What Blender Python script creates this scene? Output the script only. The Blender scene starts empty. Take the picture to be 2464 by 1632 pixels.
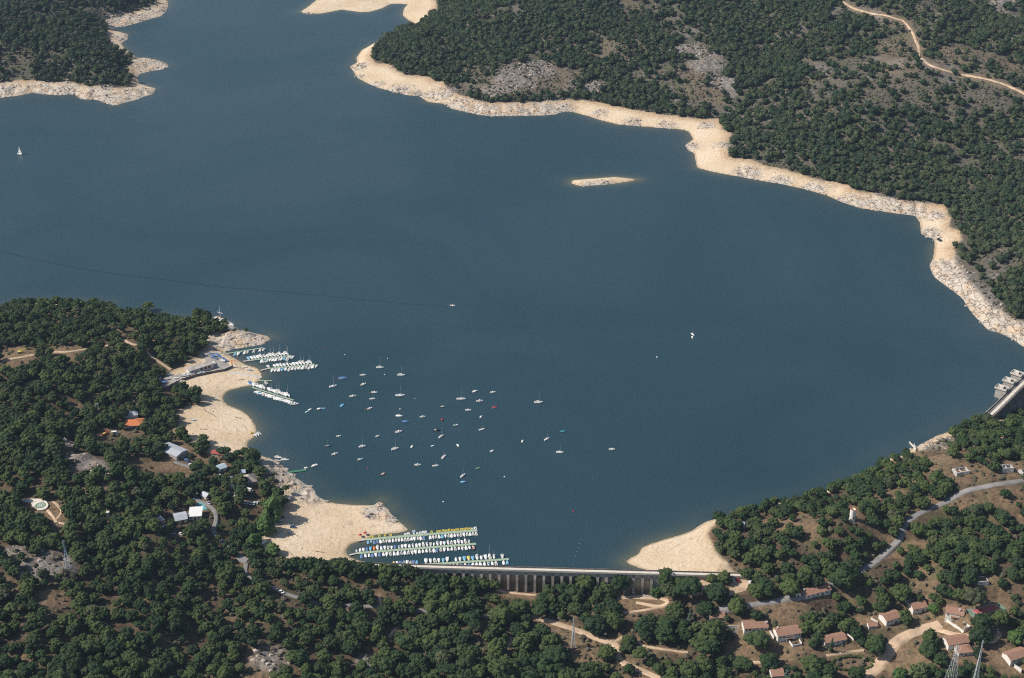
import bpy, math, random
import numpy as np
R = math.radians
SC = bpy.context.scene
COL = SC.collection

# ------------------------------------------------------------------ camera, sky, sun, exposure
CAM_H, DEP, FPX, CX, CY = 588.0, R(28.0), 3477.0, 1232.0, 816.0
cam_d = bpy.data.cameras.new('camera')
cam_d.sensor_width = 36.0
cam_d.lens = 36.0 * FPX / 2464.0
cam_d.clip_start, cam_d.clip_end = 5.0, 60000.0
cam = bpy.data.objects.new('camera', cam_d)
COL.objects.link(cam)
cam.location = (0, 0, CAM_H)
cam.rotation_euler = (math.pi / 2 - DEP, 0, 0)
SC.camera = cam

SUN_EL, SUN_AZ = R(43.0), math.atan2(-0.05, -1.0)      # light comes from the left of the picture
sx, sy, sz = math.cos(SUN_EL) * math.cos(SUN_AZ), math.cos(SUN_EL) * math.sin(SUN_AZ), math.sin(SUN_EL)
world = bpy.data.worlds.new('World')
SC.world = world
world.use_nodes = True
wn = world.node_tree.nodes
wn.clear()
sky = wn.new('ShaderNodeTexSky')
sky.sky_type = 'NISHITA'
sky.sun_disc = False
sky.sun_elevation = SUN_EL
sky.sun_rotation = math.atan2(sx, sy)
sky.air_density, sky.dust_density, sky.ozone_density = 1.0, 1.2, 1.2
bg = wn.new('ShaderNodeBackground')
bg.inputs['Strength'].default_value = 0.075
wo = wn.new('ShaderNodeOutputWorld')
world.node_tree.links.new(sky.outputs[0], bg.inputs[0])
world.node_tree.links.new(bg.outputs[0], wo.inputs[0])

sun_d = bpy.data.lights.new('sun', 'SUN')
sun_d.energy = 4.2
sun_d.angle = R(0.6)
sun_d.color = (1.0, 0.93, 0.83)
sun = bpy.data.objects.new('sun', sun_d)
COL.objects.link(sun)
from mathutils import Vector
sun.rotation_euler = Vector((sx, sy, sz)).to_track_quat('Z', 'Y').to_euler()

SC.view_settings.view_transform = 'Standard'
SC.view_settings.look = 'None'
SC.view_settings.exposure = 0.30
SC.view_settings.gamma = 1.0
SC.view_settings.use_curve_mapping = False
SC.cycles.max_bounces = 4
SC.cycles.diffuse_bounces = 2
SC.cycles.glossy_bounces = 2
SC.cycles.transparent_max_bounces = 4
SC.cycles.volume_bounces = 0
SC.cycles.use_denoising = False
SC.cycles.filter_width = 1.1

# ------------------------------------------------------------------ projection helpers (photo pixels of the 2464 px wide picture)
CD, SD = math.cos(DEP), math.sin(DEP)

def ray(px, py):
    px, py = np.asarray(px, float), np.asarray(py, float)
    u, v = (px - CX) / FPX, -(py - CY) / FPX
    return np.stack([u, CD + v * SD, -SD + v * CD], -1)

def unproj(px, py, z=0.0):
    d = ray(px, py)
    t = (z - CAM_H) / d[..., 2]
    return np.stack([d[..., 0] * t, d[..., 1] * t], -1)

def proj(x, y, z):
    zz = z - CAM_H
    dep = y * CD - zz * SD
    up = y * SD + zz * CD
    return CX + FPX * x / dep, CY - FPX * up / dep

def smooth(a, b, t):
    t = np.clip((t - a) / (b - a), 0, 1)
    return t * t * (3 - 2 * t)

def hash2(ix, iy, seed):
    h = (ix.astype(np.int64) * 374761393 + iy.astype(np.int64) * 668265263 + seed * 974711) & 0xffffffff
    h = ((h ^ (h >> 13)) * 1274126177) & 0xffffffff
    h = (h ^ (h >> 16)) & 0xffffffff
    return h / 4294967295.0

def vnoise(x, y, seed=0):
    ix, iy = np.floor(x), np.floor(y)
    fx, fy = x - ix, y - iy
    fx, fy = fx * fx * (3 - 2 * fx), fy * fy * (3 - 2 * fy)
    a, b = hash2(ix, iy, seed), hash2(ix + 1, iy, seed)
    c, d = hash2(ix, iy + 1, seed), hash2(ix + 1, iy + 1, seed)
    return (a * (1 - fx) + b * fx) * (1 - fy) + (c * (1 - fx) + d * fx) * fy

def fbm(x, y, scale, octv=4, seed=0):
    s, a, t = 0.0, 0.5, 0.0
    x, y = x / scale, y / scale
    for k in range(octv):
        s = s + a * vnoise(x, y, seed + k * 17)
        t += a
        a *= 0.5
        x, y = x * 2.03 + 11.3, y * 2.03 + 5.7
    return s / t          # 0..1

# ------------------------------------------------------------------ outlines of the land traced on the water plane
SH_A = [(-700,260),(0,236),(40,231),(80,223),(104,227),(139,229),(180,227),(194,239),(236,241),(257,250),(278,254),(302,247),(333,239),(350,231),(368,227),(375,212),(361,210),(333,201),(328,189),(333,178),(368,170),(385,169),(407,161),(403,154),(375,144),(347,139),(330,141),(300,118),(290,104),(307,95),(308,83),(271,72),(274,66),(302,63),(333,55),(364,45),(385,40),(399,29),(404,17),(402,0),(400,-60),(300,-160),(-700,-160)]
VG_A = [(-700,220),(0,200),(35,195),(69,195),(139,197),(173,199),(222,209),(278,213),(312,208),(318,190),(308,172),(312,160),(322,150),(318,138),(290,122),(268,112),(256,95),(256,70),(252,52),(268,44),(300,38),(340,22),(370,12),(378,-60),(290,-140),(-700,-140)]
SH_C = [(722,28),(735,36),(775,33),(822,24),(867,30),(891,29),(919,21),(940,10),(961,9),(980,11),(971,21),(969,38),(985,50),(1008,60),(998,72),(950,82),(907,101),(871,121),(858,139),(860,151),(841,160),(851,173),(858,187),(884,201),(905,210),(947,222),(978,229),(1009,232),(1030,246),(1072,250),(1086,262),(1120,269),(1155,277),(1186,280),(1238,279),(1304,278),(1336,276),(1353,269),(1377,269),(1412,279),(1447,290),(1488,300),(1551,305),(1643,312),(1656,316),(1668,335),(1647,350),(1656,363),(1670,368),(1677,404),(1711,413),(1763,423),(1815,432),(1885,444),(1937,455),(1989,470),(2024,486),(2069,501),(2128,510),(2201,519),(2214,536),(2216,562),(2231,571),(2245,573),(2250,587),(2247,618),(2236,641),(2248,667),(2274,686),(2301,705),(2318,720),(2335,747),(2362,778),(2379,795),(2405,801),(2434,814),(2464,835),(2540,870),(2640,880),(3600,700),(3400,-200),(700,-160),(760,0),(740,16)]
VG_C = [(1000,-100),(1048,-20),(1052,14),(1034,40),(1002,58),(962,72),(926,92),(908,108),(893,130),(895,142),(912,153),(940,156),(971,179),(989,182),(1030,184),(1036,194),(1068,196),(1074,212),(1107,229),(1148,243),(1186,248),(1228,248),(1273,247),(1343,241),(1395,240),(1447,248),(1481,257),(1516,264),(1561,270),(1620,279),(1642,282),(1728,288),(1741,312),(1760,326),(1752,336),(1753,378),(1798,384),(1850,400),(1913,414),(1975,435),(2036,443),(2052,456),(2104,466),(2163,483),(2232,490),(2272,494),(2282,504),(2287,528),(2286,546),(2308,555),(2313,577),(2296,594),(2301,625),(2318,647),(2333,681),(2364,713),(2384,742),(2415,751),(2432,769),(2464,780),(2540,830),(2640,830),(3500,640),(3300,-180)]
# foreground land: natural shore, then along the low dam, then the right bank
SH_D = [(-900,760),(-200,752),(0,742),(42,727),(95,727),(180,728),(264,735),(285,752),(338,756),(391,762),(435,772),(465,767),(528,778),(560,786),(581,795),(600,800),(644,809),(653,816),(640,827),(602,835),(570,839),(536,846),(541,851),(560,860),(591,877),(623,886),(633,903),(631,909),(612,926),(583,932),(549,940),(537,951),(537,964),(547,975),(580,987),(600,1000),(612,1017),(621,1036),(610,1055),(598,1061),(593,1074),(600,1082),(627,1098),(667,1110),(682,1125),(699,1141),(720,1156),(741,1169),(758,1178),(760,1192),(783,1204),(812,1212),(864,1214),(902,1214),(908,1204),(921,1205),(925,1218),(936,1222),(943,1235),(960,1252),(983,1271),(987,1279),(949,1284),(896,1290),(881,1299),(864,1303),(841,1311),(831,1328),(839,1341),(864,1350),(886,1356),(911,1361)]
SH_E = [(1585,1381),(1561,1376),(1532,1366),(1508,1358),(1502,1354),(1504,1349),(1535,1332),(1541,1318),(1559,1310),(1600,1297),(1640,1287),(1665,1278),(1679,1269),(1698,1257),(1737,1246),(1766,1240),(1815,1228),(1869,1212),(1931,1202),(1970,1189),(2025,1167),(2085,1145),(2115,1120),(2144,1104),(2169,1096),(2198,1080),(2223,1067),(2258,1048),(2269,1046),(2294,1036),(2319,1022),(2340,1012),(2385,1006),(2440,1010),(3600,1080)]
VG_D = [(-900,768),(-200,758),(0,748),(42,733),(95,733),(180,734),(264,741),(285,757),(338,761),(391,768),(435,777),(465,773),(528,785),(560,793),(585,799),(560,801),(528,801),(502,806),(494,816),(500,828),(486,842),(440,880),(400,905),(385,922),(441,935),(471,950),(481,972),(440,985),(422,1002),(430,1018),(416,1042),(446,1056),(492,1061),(500,1082),(524,1090),(560,1090),(590,1088),(614,1100),(630,1114),(657,1131),(669,1144),(678,1160),(676,1184),(682,1194),(682,1224),(665,1245),(663,1264),(650,1275),(627,1286),(629,1305),(640,1322),(680,1334),(693,1346),(733,1355),(800,1360),(851,1362),(911,1367)]
VG_E = [(1760,1392),(1783,1380),(1756,1364),(1727,1335),(1714,1315),(1708,1286),(1718,1269),(1738,1251),(1766,1245),(1815,1233),(1869,1217),(1931,1207),(1970,1194),(2025,1172),(2085,1150),(2115,1126),(2144,1110),(2169,1102),(2196,1088),(2222,1075),(2256,1064),(2280,1050),(2300,1042),(2319,1029),(2340,1018),(2385,1011),(2440,1016),(3600,1090)]
SH_I = [(1374,441),(1395,448),(1432,446),(1471,443),(1516,436),(1537,432),(1481,426),(1429,430),(1377,434)]
HV = 4.5

def W(pts, z=0.0):
    a = np.array(pts, float)
    return unproj(a[:, 0], a[:, 1], z)

DAM_Z = 3.6
_pl, _pr = unproj(655, 1353, DAM_Z), unproj(1806, 1384.5, DAM_Z)
DAMV = _pr - _pl
DAM_L = float(np.hypot(*DAMV))
DAMT = DAMV / DAM_L                      # along the wall
DAMN = np.array([DAMT[1], -DAMT[0]])     # towards the downstream side

def dam_coords(x, y):
    dx, dy = x - _pl[0], y - _pl[1]
    return dx * DAMT[0] + dy * DAMT[1], dx * DAMN[0] + dy * DAMN[1]

wA, wC, wI = W(SH_A), W(SH_C), W(SH_I)
vA, vC = W(VG_A, 6.0), W(VG_C, 6.0)
BOT = [(4200, 60), (-4200, 60)]
wDs, wEs = W(SH_D), W(SH_E)
dam_a = _pl + DAMT * 0
wFG = np.vstack([wDs, wEs, np.array([[4200., wEs[-1][1]]]), np.array(BOT), np.array([[-4200., wDs[0][1]]])])
vDs, vEs = W(VG_D, 4.0), W(VG_E, 4.0)
vFG = np.vstack([vDs, vEs, np.array([[4200., vEs[-1][1]]]), np.array(BOT), np.array([[-4200., vDs[0][1]]])])

RX0, RX1, RY0, RY1, RS = -1520., 1520., 260., 3400., 4.0
gx = np.arange(RX0, RX1 + 1, RS)
gy = np.arange(RY0, RY1 + 1, RS)
GX, GY = np.meshgrid(gx, gy)

def dist_poly(P, closed=True):
    d = np.full(GX.shape, 1e12)
    n = len(P)
    for i in range(n if closed else n - 1):
        a, b = P[i], P[(i + 1) % n]
        ab = b - a
        L = float(ab @ ab) + 1e-9
        t = np.clip(((GX - a[0]) * ab[0] + (GY - a[1]) * ab[1]) / L, 0, 1)
        d = np.minimum(d, (GX - a[0] - t * ab[0]) ** 2 + (GY - a[1] - t * ab[1]) ** 2)
    return np.sqrt(d)

def inside(P):
    r = np.zeros(GX.shape, bool)
    n = len(P)
    for i in range(n):
        (x1, y1), (x2, y2) = P[i], P[(i + 1) % n]
        if y1 == y2:
            continue
        c = ((y1 > GY) != (y2 > GY)) & (GX < (x2 - x1) * (GY - y1) / (y2 - y1) + x1)
        r ^= c
    return r

inA, inC, inF, inI = inside(wA), inside(wC), inside(wFG), inside(wI)
ds = np.minimum.reduce([dist_poly(wA), dist_poly(wC), dist_poly(wDs, False), dist_poly(wEs, False), dist_poly(wI)])
dv = np.minimum.reduce([dist_poly(vA), dist_poly(vC), dist_poly(vDs, False), dist_poly(vEs, False)])
ivA, ivC, ivF = inside(vA), inside(vC), inside(vFG)
land = inA | inC | inF | inI
veg = (ivA & inA) | (ivC & inC) | (ivF & inF)

CTRL = [(0,800,20),(150,745,13),(300,780,16),(100,900,24),(300,950,14),(0,1100,32),(200,1150,30),(330,1030,12),(450,1120,9),(560,1180,7),(100,1300,33),(300,1300,24),(480,1260,12),(600,1320,7),(650,1352,3),(760,1362,3),(820,1369,3.2),(900,1373,3),(980,1377,1.5),(0,1500,32),(0,1640,28),(300,1500,22),(600,1450,5),(500,1600,9),(800,1420,-2),(900,1400,-3),(1000,1390,-4),(1080,1402,-8),(1150,1415,-11),(1230,1419,-12.5),(1300,1421,-13),(1420,1421,-13),(1560,1419,-12.5),(1650,1404,-5),(1750,1397,1.5),(1790,1390,3),(1000,1500,-8),(1300,1500,-14),(1400,1600,-16),(1000,1640,-6),(1600,1500,-13),(1800,1450,-5),(1800,1640,-16),(1700,1560,-14),(1950,1400,6),(1850,1300,14),(1800,1270,9),(2050,1250,27),(1950,1215,14),(2150,1150,18),(2300,1100,24),(2440,1060,20),(2440,1150,26),(2200,1250,18),(2100,1350,9),(2300,1350,16),(2464,1400,14),(2000,1500,-9),(2200,1500,-5),(2464,1550,-2),(2100,1640,-14),(2464,1640,-6),(2400,1030,9),(2600,1100,20),(-300,1100,34),(2700,1500,4)]
cx = np.array([unproj(a, b, c) for a, b, c in CTRL])
cz = np.array([c[2] for c in CTRL], float)
num = np.zeros(GX.shape); den = np.zeros(GX.shape)
for (x0, y0), z0 in zip(cx, cz):
    w = 1.0 / ((GX - x0) ** 2 + (GY - y0) ** 2 + 14.0 ** 2) ** 2
    num += w * z0; den += w
idw = num / den
tD, nD = dam_coords(GX, GY)
down = smooth(-6, 12, tD) * smooth(-6, 12, DAM_L - tD) * (nD > 0.0)

hv = np.where(ivF | inF, 4.0, 6.0)
band = hv * ds / (ds + dv + 1e-6)
roll = fbm(GX, GY, 170, 3, 5) - 0.45
rise = np.where(inA, 10 + 62 * (1 - np.exp(-dv / 210)), 5 + 150 * (1 - np.exp(-np.maximum(dv, 0) / 620)) + 46 * roll * smooth(10, 160, dv))
rise = rise + 10 * (fbm(GX, GY, 60, 3, 9) - 0.5) * smooth(10, 80, dv)
nat = np.where(ivF, 4 + (idw + 5 * (fbm(GX, GY, 45, 3, 3) - .5) - 4) * smooth(0, 45, dv), 6 + (rise - 6) * smooth(0, 30, dv))
Hh = np.where(veg, nat, band)
Hh = np.where(inI, np.minimum(ds * 0.25, 1.6), Hh)
sea = -np.minimum(ds * 0.22, 9.0)
Hh = np.where(land, Hh, sea)
Hh = Hh * (1 - down) + idw * down
# right of the tall dam the valley falls away
pv = W([(2384,1006),(2398,996),(2470,925),(2560,850),(2700,780),(3600,640),(3600,1040),(2470,1030)])
iv = inside(pv)
dvl = dist_poly(pv)
valley = np.where(iv, smooth(0, 45, dvl), 0.0)
Hh = Hh - valley * 38
veg = veg | (down > .5) | iv
sdist = np.where(land | iv, ds, -ds)            # + on land
vdist = np.where(veg, dv, -dv)

def samp(A, x, y):
    fx = np.clip((np.asarray(x, float) - RX0) / RS, 0, A.shape[1] - 1.001)
    fy = np.clip((np.asarray(y, float) - RY0) / RS, 0, A.shape[0] - 1.001)
    ix, iy = fx.astype(int), fy.astype(int)
    tx, ty = fx - ix, fy - iy
    return (A[iy, ix] * (1 - tx) + A[iy, ix + 1] * tx) * (1 - ty) + (A[iy + 1, ix] * (1 - tx) + A[iy + 1, ix + 1] * tx) * ty

# rocky patches: (px, py, radius m)
ROCKS = [(20,215,25),(90,212,26),(150,214,26),(220,222,26),(270,232,26),(320,226,26),(355,216,18),(360,150,30),(395,158,16),(300,85,22),(290,52,30),(340,40,26),(385,20,26),(735,28,14),
 (860,155,16),(857,178,10),(905,196,12),(960,212,22),(1000,222,14),(1060,222,22),(1100,248,22),(1150,262,26),(1200,268,26),(1250,266,26),(1310,262,26),(1360,255,14),(1440,268,12),(1520,288,12),(1600,295,12),(1655,345,14),(1700,300,12),(1740,350,12),(1800,410,16),(1880,430,14),(1960,448,16),(2040,478,18),(2080,490,26),(2130,495,26),(2180,503,24),(2250,515,12),(2230,555,16),(2265,640,22),(2290,665,24),(2310,690,22),(2340,715,22),(2360,740,24),(2390,775,24),(2430,795,26),(2470,805,30),
 (1240,215,30),(1290,200,26),(1190,232,20),(1660,190,26),(1700,215,26),(1740,240,16),(1430,225,16),
 (560,815,22),(600,815,18),(635,818,12),(530,830,14),(645,1115,14),(670,1130,16),(700,1150,14),(740,1172,14),(755,1185,10),(905,1210,8),(895,1222,9),(935,1232,8),(2240,1062,16),(2270,1060,10),
 (100,1445,12),(135,1435,16),(160,1440,12),(45,1415,10),(200,1165,12),(240,1190,14),(160,1120,10),(655,1590,14),(880,1565,8),(2300,930,1),(2340,110,40),(2420,60,40),(2380,130,30),(1420,440,14),(1450,437,14)]
RW = unproj(np.array([r[0] for r in ROCKS], float), np.array([r[1] for r in ROCKS], float), 5.0)
RR = np.array([r[2] for r in ROCKS], float)
rockr = np.zeros(GX.shape)
for (x0, y0), r in zip(RW, RR):
    rockr = np.maximum(rockr, np.exp(-((GX - x0) ** 2 + (GY - y0) ** 2) / (r * r)))

def ridged(x, y, scale, seed):
    return 1 - np.abs(2 * fbm(x, y, scale, 2, seed) - 1) * 2.2

def height(x, y):
    x, y = np.asarray(x, float), np.asarray(y, float)
    h = samp(Hh, x, y)
    rk = samp(rockr, x, y)
    sd = samp(sdist, x, y)
    lm = smooth(0.5, 6, sd)
    fine = (fbm(x, y, 9, 3, 21) - .5) * (0.8 + 0.5 * (h > 5))
    blocks = np.floor(fbm(x, y, 7, 2, 31) * 7) / 7.0
    rock = (ridged(x + 3 * vnoise(x / 5, y / 5, 2), y, 12, 41) * 1.6 + blocks * 3.2 - 1.6)
    vd = samp(vdist, x, y)
    beach = smooth(4, -4, vd)
    return h + lm * (fine * (1 - 0.75 * beach) + rk * rock) * (1 - samp(FLATM, x, y))

FLATM = np.zeros(GX.shape)
def flatten(P):
    a = np.array(P, float)
    g = ground(a[:, 0], a[:, 1]); z = float(np.mean(g[:, 2]))
    w = unproj(a[:, 0], a[:, 1], z)
    m = inside(w); d = dist_poly(w)
    k = np.where(m, 1.0, smooth(11, 3.5, d))
    Hh[:] = Hh * (1 - k) + (z - .15) * k
    FLATM[:] = np.maximum(FLATM, np.where(m, 1.0, smooth(7, 4, d)))

def ground(px, py):
    """world point where the line of sight through a photo pixel meets the terrain"""
    px = np.atleast_1d(np.asarray(px, float)); py = np.atleast_1d(np.asarray(py, float))
    d = ray(px, py)
    t0 = (210 - CAM_H) / d[:, 2]
    t1 = (-60 - CAM_H) / d[:, 2]
    N = 500
    k = np.linspace(0, 1, N)[:, None]
    T = t0 + (t1 - t0) * k
    Z = CAM_H + d[:, 2] * T
    G = height(d[:, 0] * T, d[:, 1] * T)
    hit = np.argmax(Z <= G, axis=0)
    hit = np.maximum(hit, 1)
    c = np.arange(len(px))
    za, zb = (Z - G)[hit - 1, c], (Z - G)[hit, c]
    f = za / (za - zb + 1e-9)
    t = T[hit - 1, c] + (T[hit, c] - T[hit - 1, c]) * f
    return np.stack([d[:, 0] * t, d[:, 1] * t, CAM_H + d[:, 2] * t], -1)

def gpt(px, py):
    return ground(px, py)[0]

for P_ in ([(2322,1468),(2404,1451),(2424,1466),(2342,1486)], [(466,1229),(469,1211),(488,1210),(500,1227)], [(53,1209),(80,1203),(113,1210),(117,1217),(109,1228),(91,1231),(75,1213)],
           [(482,848),(515,852),(556,882),(515,892),(498,874)], [(1761,1386),(1802,1387),(1808,1398),(1794,1422),(1754,1434),(1756,1413)]): flatten(P_)

# ------------------------------------------------------------------ object helpers
def setp(o, label=None, cat=None, group=None, kind=None):
    if label:
        if len(label.split()) > 16: print('LONG', len(label.split()), label)
        o['label'] = label
    if cat: o['category'] = cat
    if group: o['group'] = group
    if kind: o['kind'] = kind
    return o

def empty(name, loc, rz=0.0, scale=None):
    o = bpy.data.objects.new(name, None)
    COL.objects.link(o)
    o.location = tuple(float(v) for v in loc); o.rotation_euler = (0, 0, rz)
    o.empty_display_size = 0.5
    if scale: o.scale = scale
    return o

def np_mesh(name, V, F, mats, mi=None, smooth_=False):
    me = bpy.data.meshes.new(name)
    V = np.asarray(V, np.float32); F = np.asarray(F, np.int32)
    k = F.shape[1]
    me.vertices.add(len(V)); me.vertices.foreach_set('co', V.ravel())
    me.loops.add(F.size); me.loops.foreach_set('vertex_index', F.ravel())
    me.polygons.add(len(F)); me.polygons.foreach_set('loop_start', np.arange(0, F.size, k, dtype=np.int32))
    if mi is not None: me.polygons.foreach_set('material_index', np.asarray(mi, np.int32))
    me.polygons.foreach_set('use_smooth', np.full(len(F), smooth_))
    for m in mats: me.materials.append(m)
    me.update(calc_edges=True)
    return me

def link(name, me, parent=None):
    o = bpy.data.objects.new(name, me)
    COL.objects.link(o)
    if parent: o.parent = parent
    return o

class MB:
    """collects boxes, prisms and tubes into one mesh"""
    def __init__(s): s.v, s.f = [], []
    def add(s, vs, fs):
        n = len(s.v); s.v += [tuple(map(float, v)) for v in vs]; s.f += [tuple(i + n for i in f) for f in fs]; return s
    def box(s, x0, x1, y0, y1, z0, z1):
        return s.add([(x0,y0,z0),(x1,y0,z0),(x1,y1,z0),(x0,y1,z0),(x0,y0,z1),(x1,y0,z1),(x1,y1,z1),(x0,y1,z1)],
                     [(0,3,2,1),(4,5,6,7),(0,1,5,4),(1,2,6,5),(2,3,7,6),(3,0,4,7)])
    def tube(s, a, b, ra, rb=None, n=6):
        rb = ra if rb is None else rb
        a, b = Vector(a), Vector(b)
        q = (b - a).to_track_quat('Z', 'Y')
        vs = []
        for p, r in ((a, ra), (b, rb)):
            for k in range(n):
                t = 2 * math.pi * k / n
                vs.append(p + q @ Vector((r * math.cos(t), r * math.sin(t), 0)))
        fs = [(k, (k + 1) % n, n + (k + 1) % n, n + k) for k in range(n)] + [tuple(range(n))[::-1], tuple(range(n, 2 * n))]
        return s.add(vs, fs)
    def loft(s, rings, cap=True):
        n = len(rings[0]); vs = [p for r in rings for p in r]; fs = []
        for i in range(len(rings) - 1):
            for k in range(n):
                fs.append((i * n + k, i * n + (k + 1) % n, (i + 1) * n + (k + 1) % n, (i + 1) * n + k))
        if cap: fs += [tuple(range(n))[::-1], tuple(range((len(rings) - 1) * n, len(rings) * n))]
        return s.add(vs, fs)
    def prism(s, poly, z0, z1):
        n = len(poly)
        return s.add([(p[0], p[1], z0) for p in poly] + [(p[0], p[1], z1) for p in poly],
                     [(k, (k + 1) % n, n + (k + 1) % n, n + k) for k in range(n)] + [tuple(range(n))[::-1], tuple(range(n, 2 * n))])
    def build(s, name, mat, parent=None, sm=False):
        me = bpy.data.meshes.new(name)
        me.from_pydata(s.v, [], s.f)
        me.materials.append(mat)
        if sm:
            for p in me.polygons: p.use_smooth = True
        me.update()
        return link(name, me, parent)

# ------------------------------------------------------------------ materials
def nodes_mat(name):
    m = bpy.data.materials.new(name)
    m.use_nodes = True
    nt = m.node_tree
    b = nt.nodes['Principled BSDF']
    return m, nt, b

class NT:
    def __init__(s, nt): s.nt = nt
    def n(s, t, **kw):
        x = s.nt.nodes.new(t)
        for k, v in kw.items(): setattr(x, k, v)
        return x
    def l(s, a, b): s.nt.links.new(a, b)
    def val(s, x):
        return x
    def math(s, op, a, b=None, clamp=False):
        x = s.n('ShaderNodeMath', operation=op); x.use_clamp = clamp
        for i, v in enumerate((a, b)):
            if v is None: continue
            if isinstance(v, (int, float)): x.inputs[i].default_value = v
            else: s.l(v, x.inputs[i])
        return x.outputs[0]
    def mix(s, f, a, b, mode='MIX'):
        x = s.n('ShaderNodeMix', data_type='RGBA', blend_type=mode)
        for i, v in ((0, f), (6, a), (7, b)):
            if isinstance(v, (int, float)): x.inputs[i].default_value = v
            elif isinstance(v, tuple): x.inputs[i].default_value = (*v, 1) if len(v) == 3 else v
            else: s.l(v, x.inputs[i])
        return x.outputs[2]
    def noise(s, scale, detail=4, rough=.55, vec=None, dist=0.0):
        x = s.n('ShaderNodeTexNoise'); x.inputs['Scale'].default_value = scale
        x.inputs['Detail'].default_value = detail; x.inputs['Roughness'].default_value = rough
        x.inputs['Distortion'].default_value = dist
        if vec is not None: s.l(vec, x.inputs['Vector'])
        return x.outputs['Fac']
    def ramp(s, f, stops):
        x = s.n('ShaderNodeValToRGB'); cr = x.color_ramp
        while len(cr.elements) > 1: cr.elements.remove(cr.elements[-1])
        for i, (p, c) in enumerate(stops):
            e = cr.elements[0] if i == 0 else cr.elements.new(p)
            e.position = p; e.color = (*c, 1) if isinstance(c, tuple) else (c, c, c, 1)
        s.l(f, x.inputs[0])
        return x.outputs[0]
    def attr(s, name):
        x = s.n('ShaderNodeAttribute', attribute_name=name); return x.outputs['Fac']
    def pos(s):
        return s.n('ShaderNodeNewGeometry').outputs['Position']
    def bump(s, h, strength, dist, b):
        x = s.n('ShaderNodeBump'); x.inputs['Strength'].default_value = strength; x.inputs['Distance'].default_value = dist
        s.l(h, x.inputs['Height']); s.l(x.outputs[0], b.inputs['Normal'])

def simple(name, col, rough=0.6, var=0.12, scale=1.5, metal=0.0, spec=0.5):
    m, nt, b = nodes_mat(name); g = NT(nt)
    tc = g.n('ShaderNodeTexCoord').outputs['Object']
    f = g.noise(scale, 4, .6, tc)
    lo = tuple(c * (1 - var * 1.6) for c in col); hi = tuple(min(1, c * (1 + var)) for c in col)
    c = g.mix(g.ramp(f, [(.3, 0.0), (.7, 1.0)]), lo, hi)
    g.l(c, b.inputs['Base Color'])
    b.inputs['Roughness'].default_value = rough; b.inputs['Metallic'].default_value = metal
    b.inputs['Specular IOR Level'].default_value = spec
    return m

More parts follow.
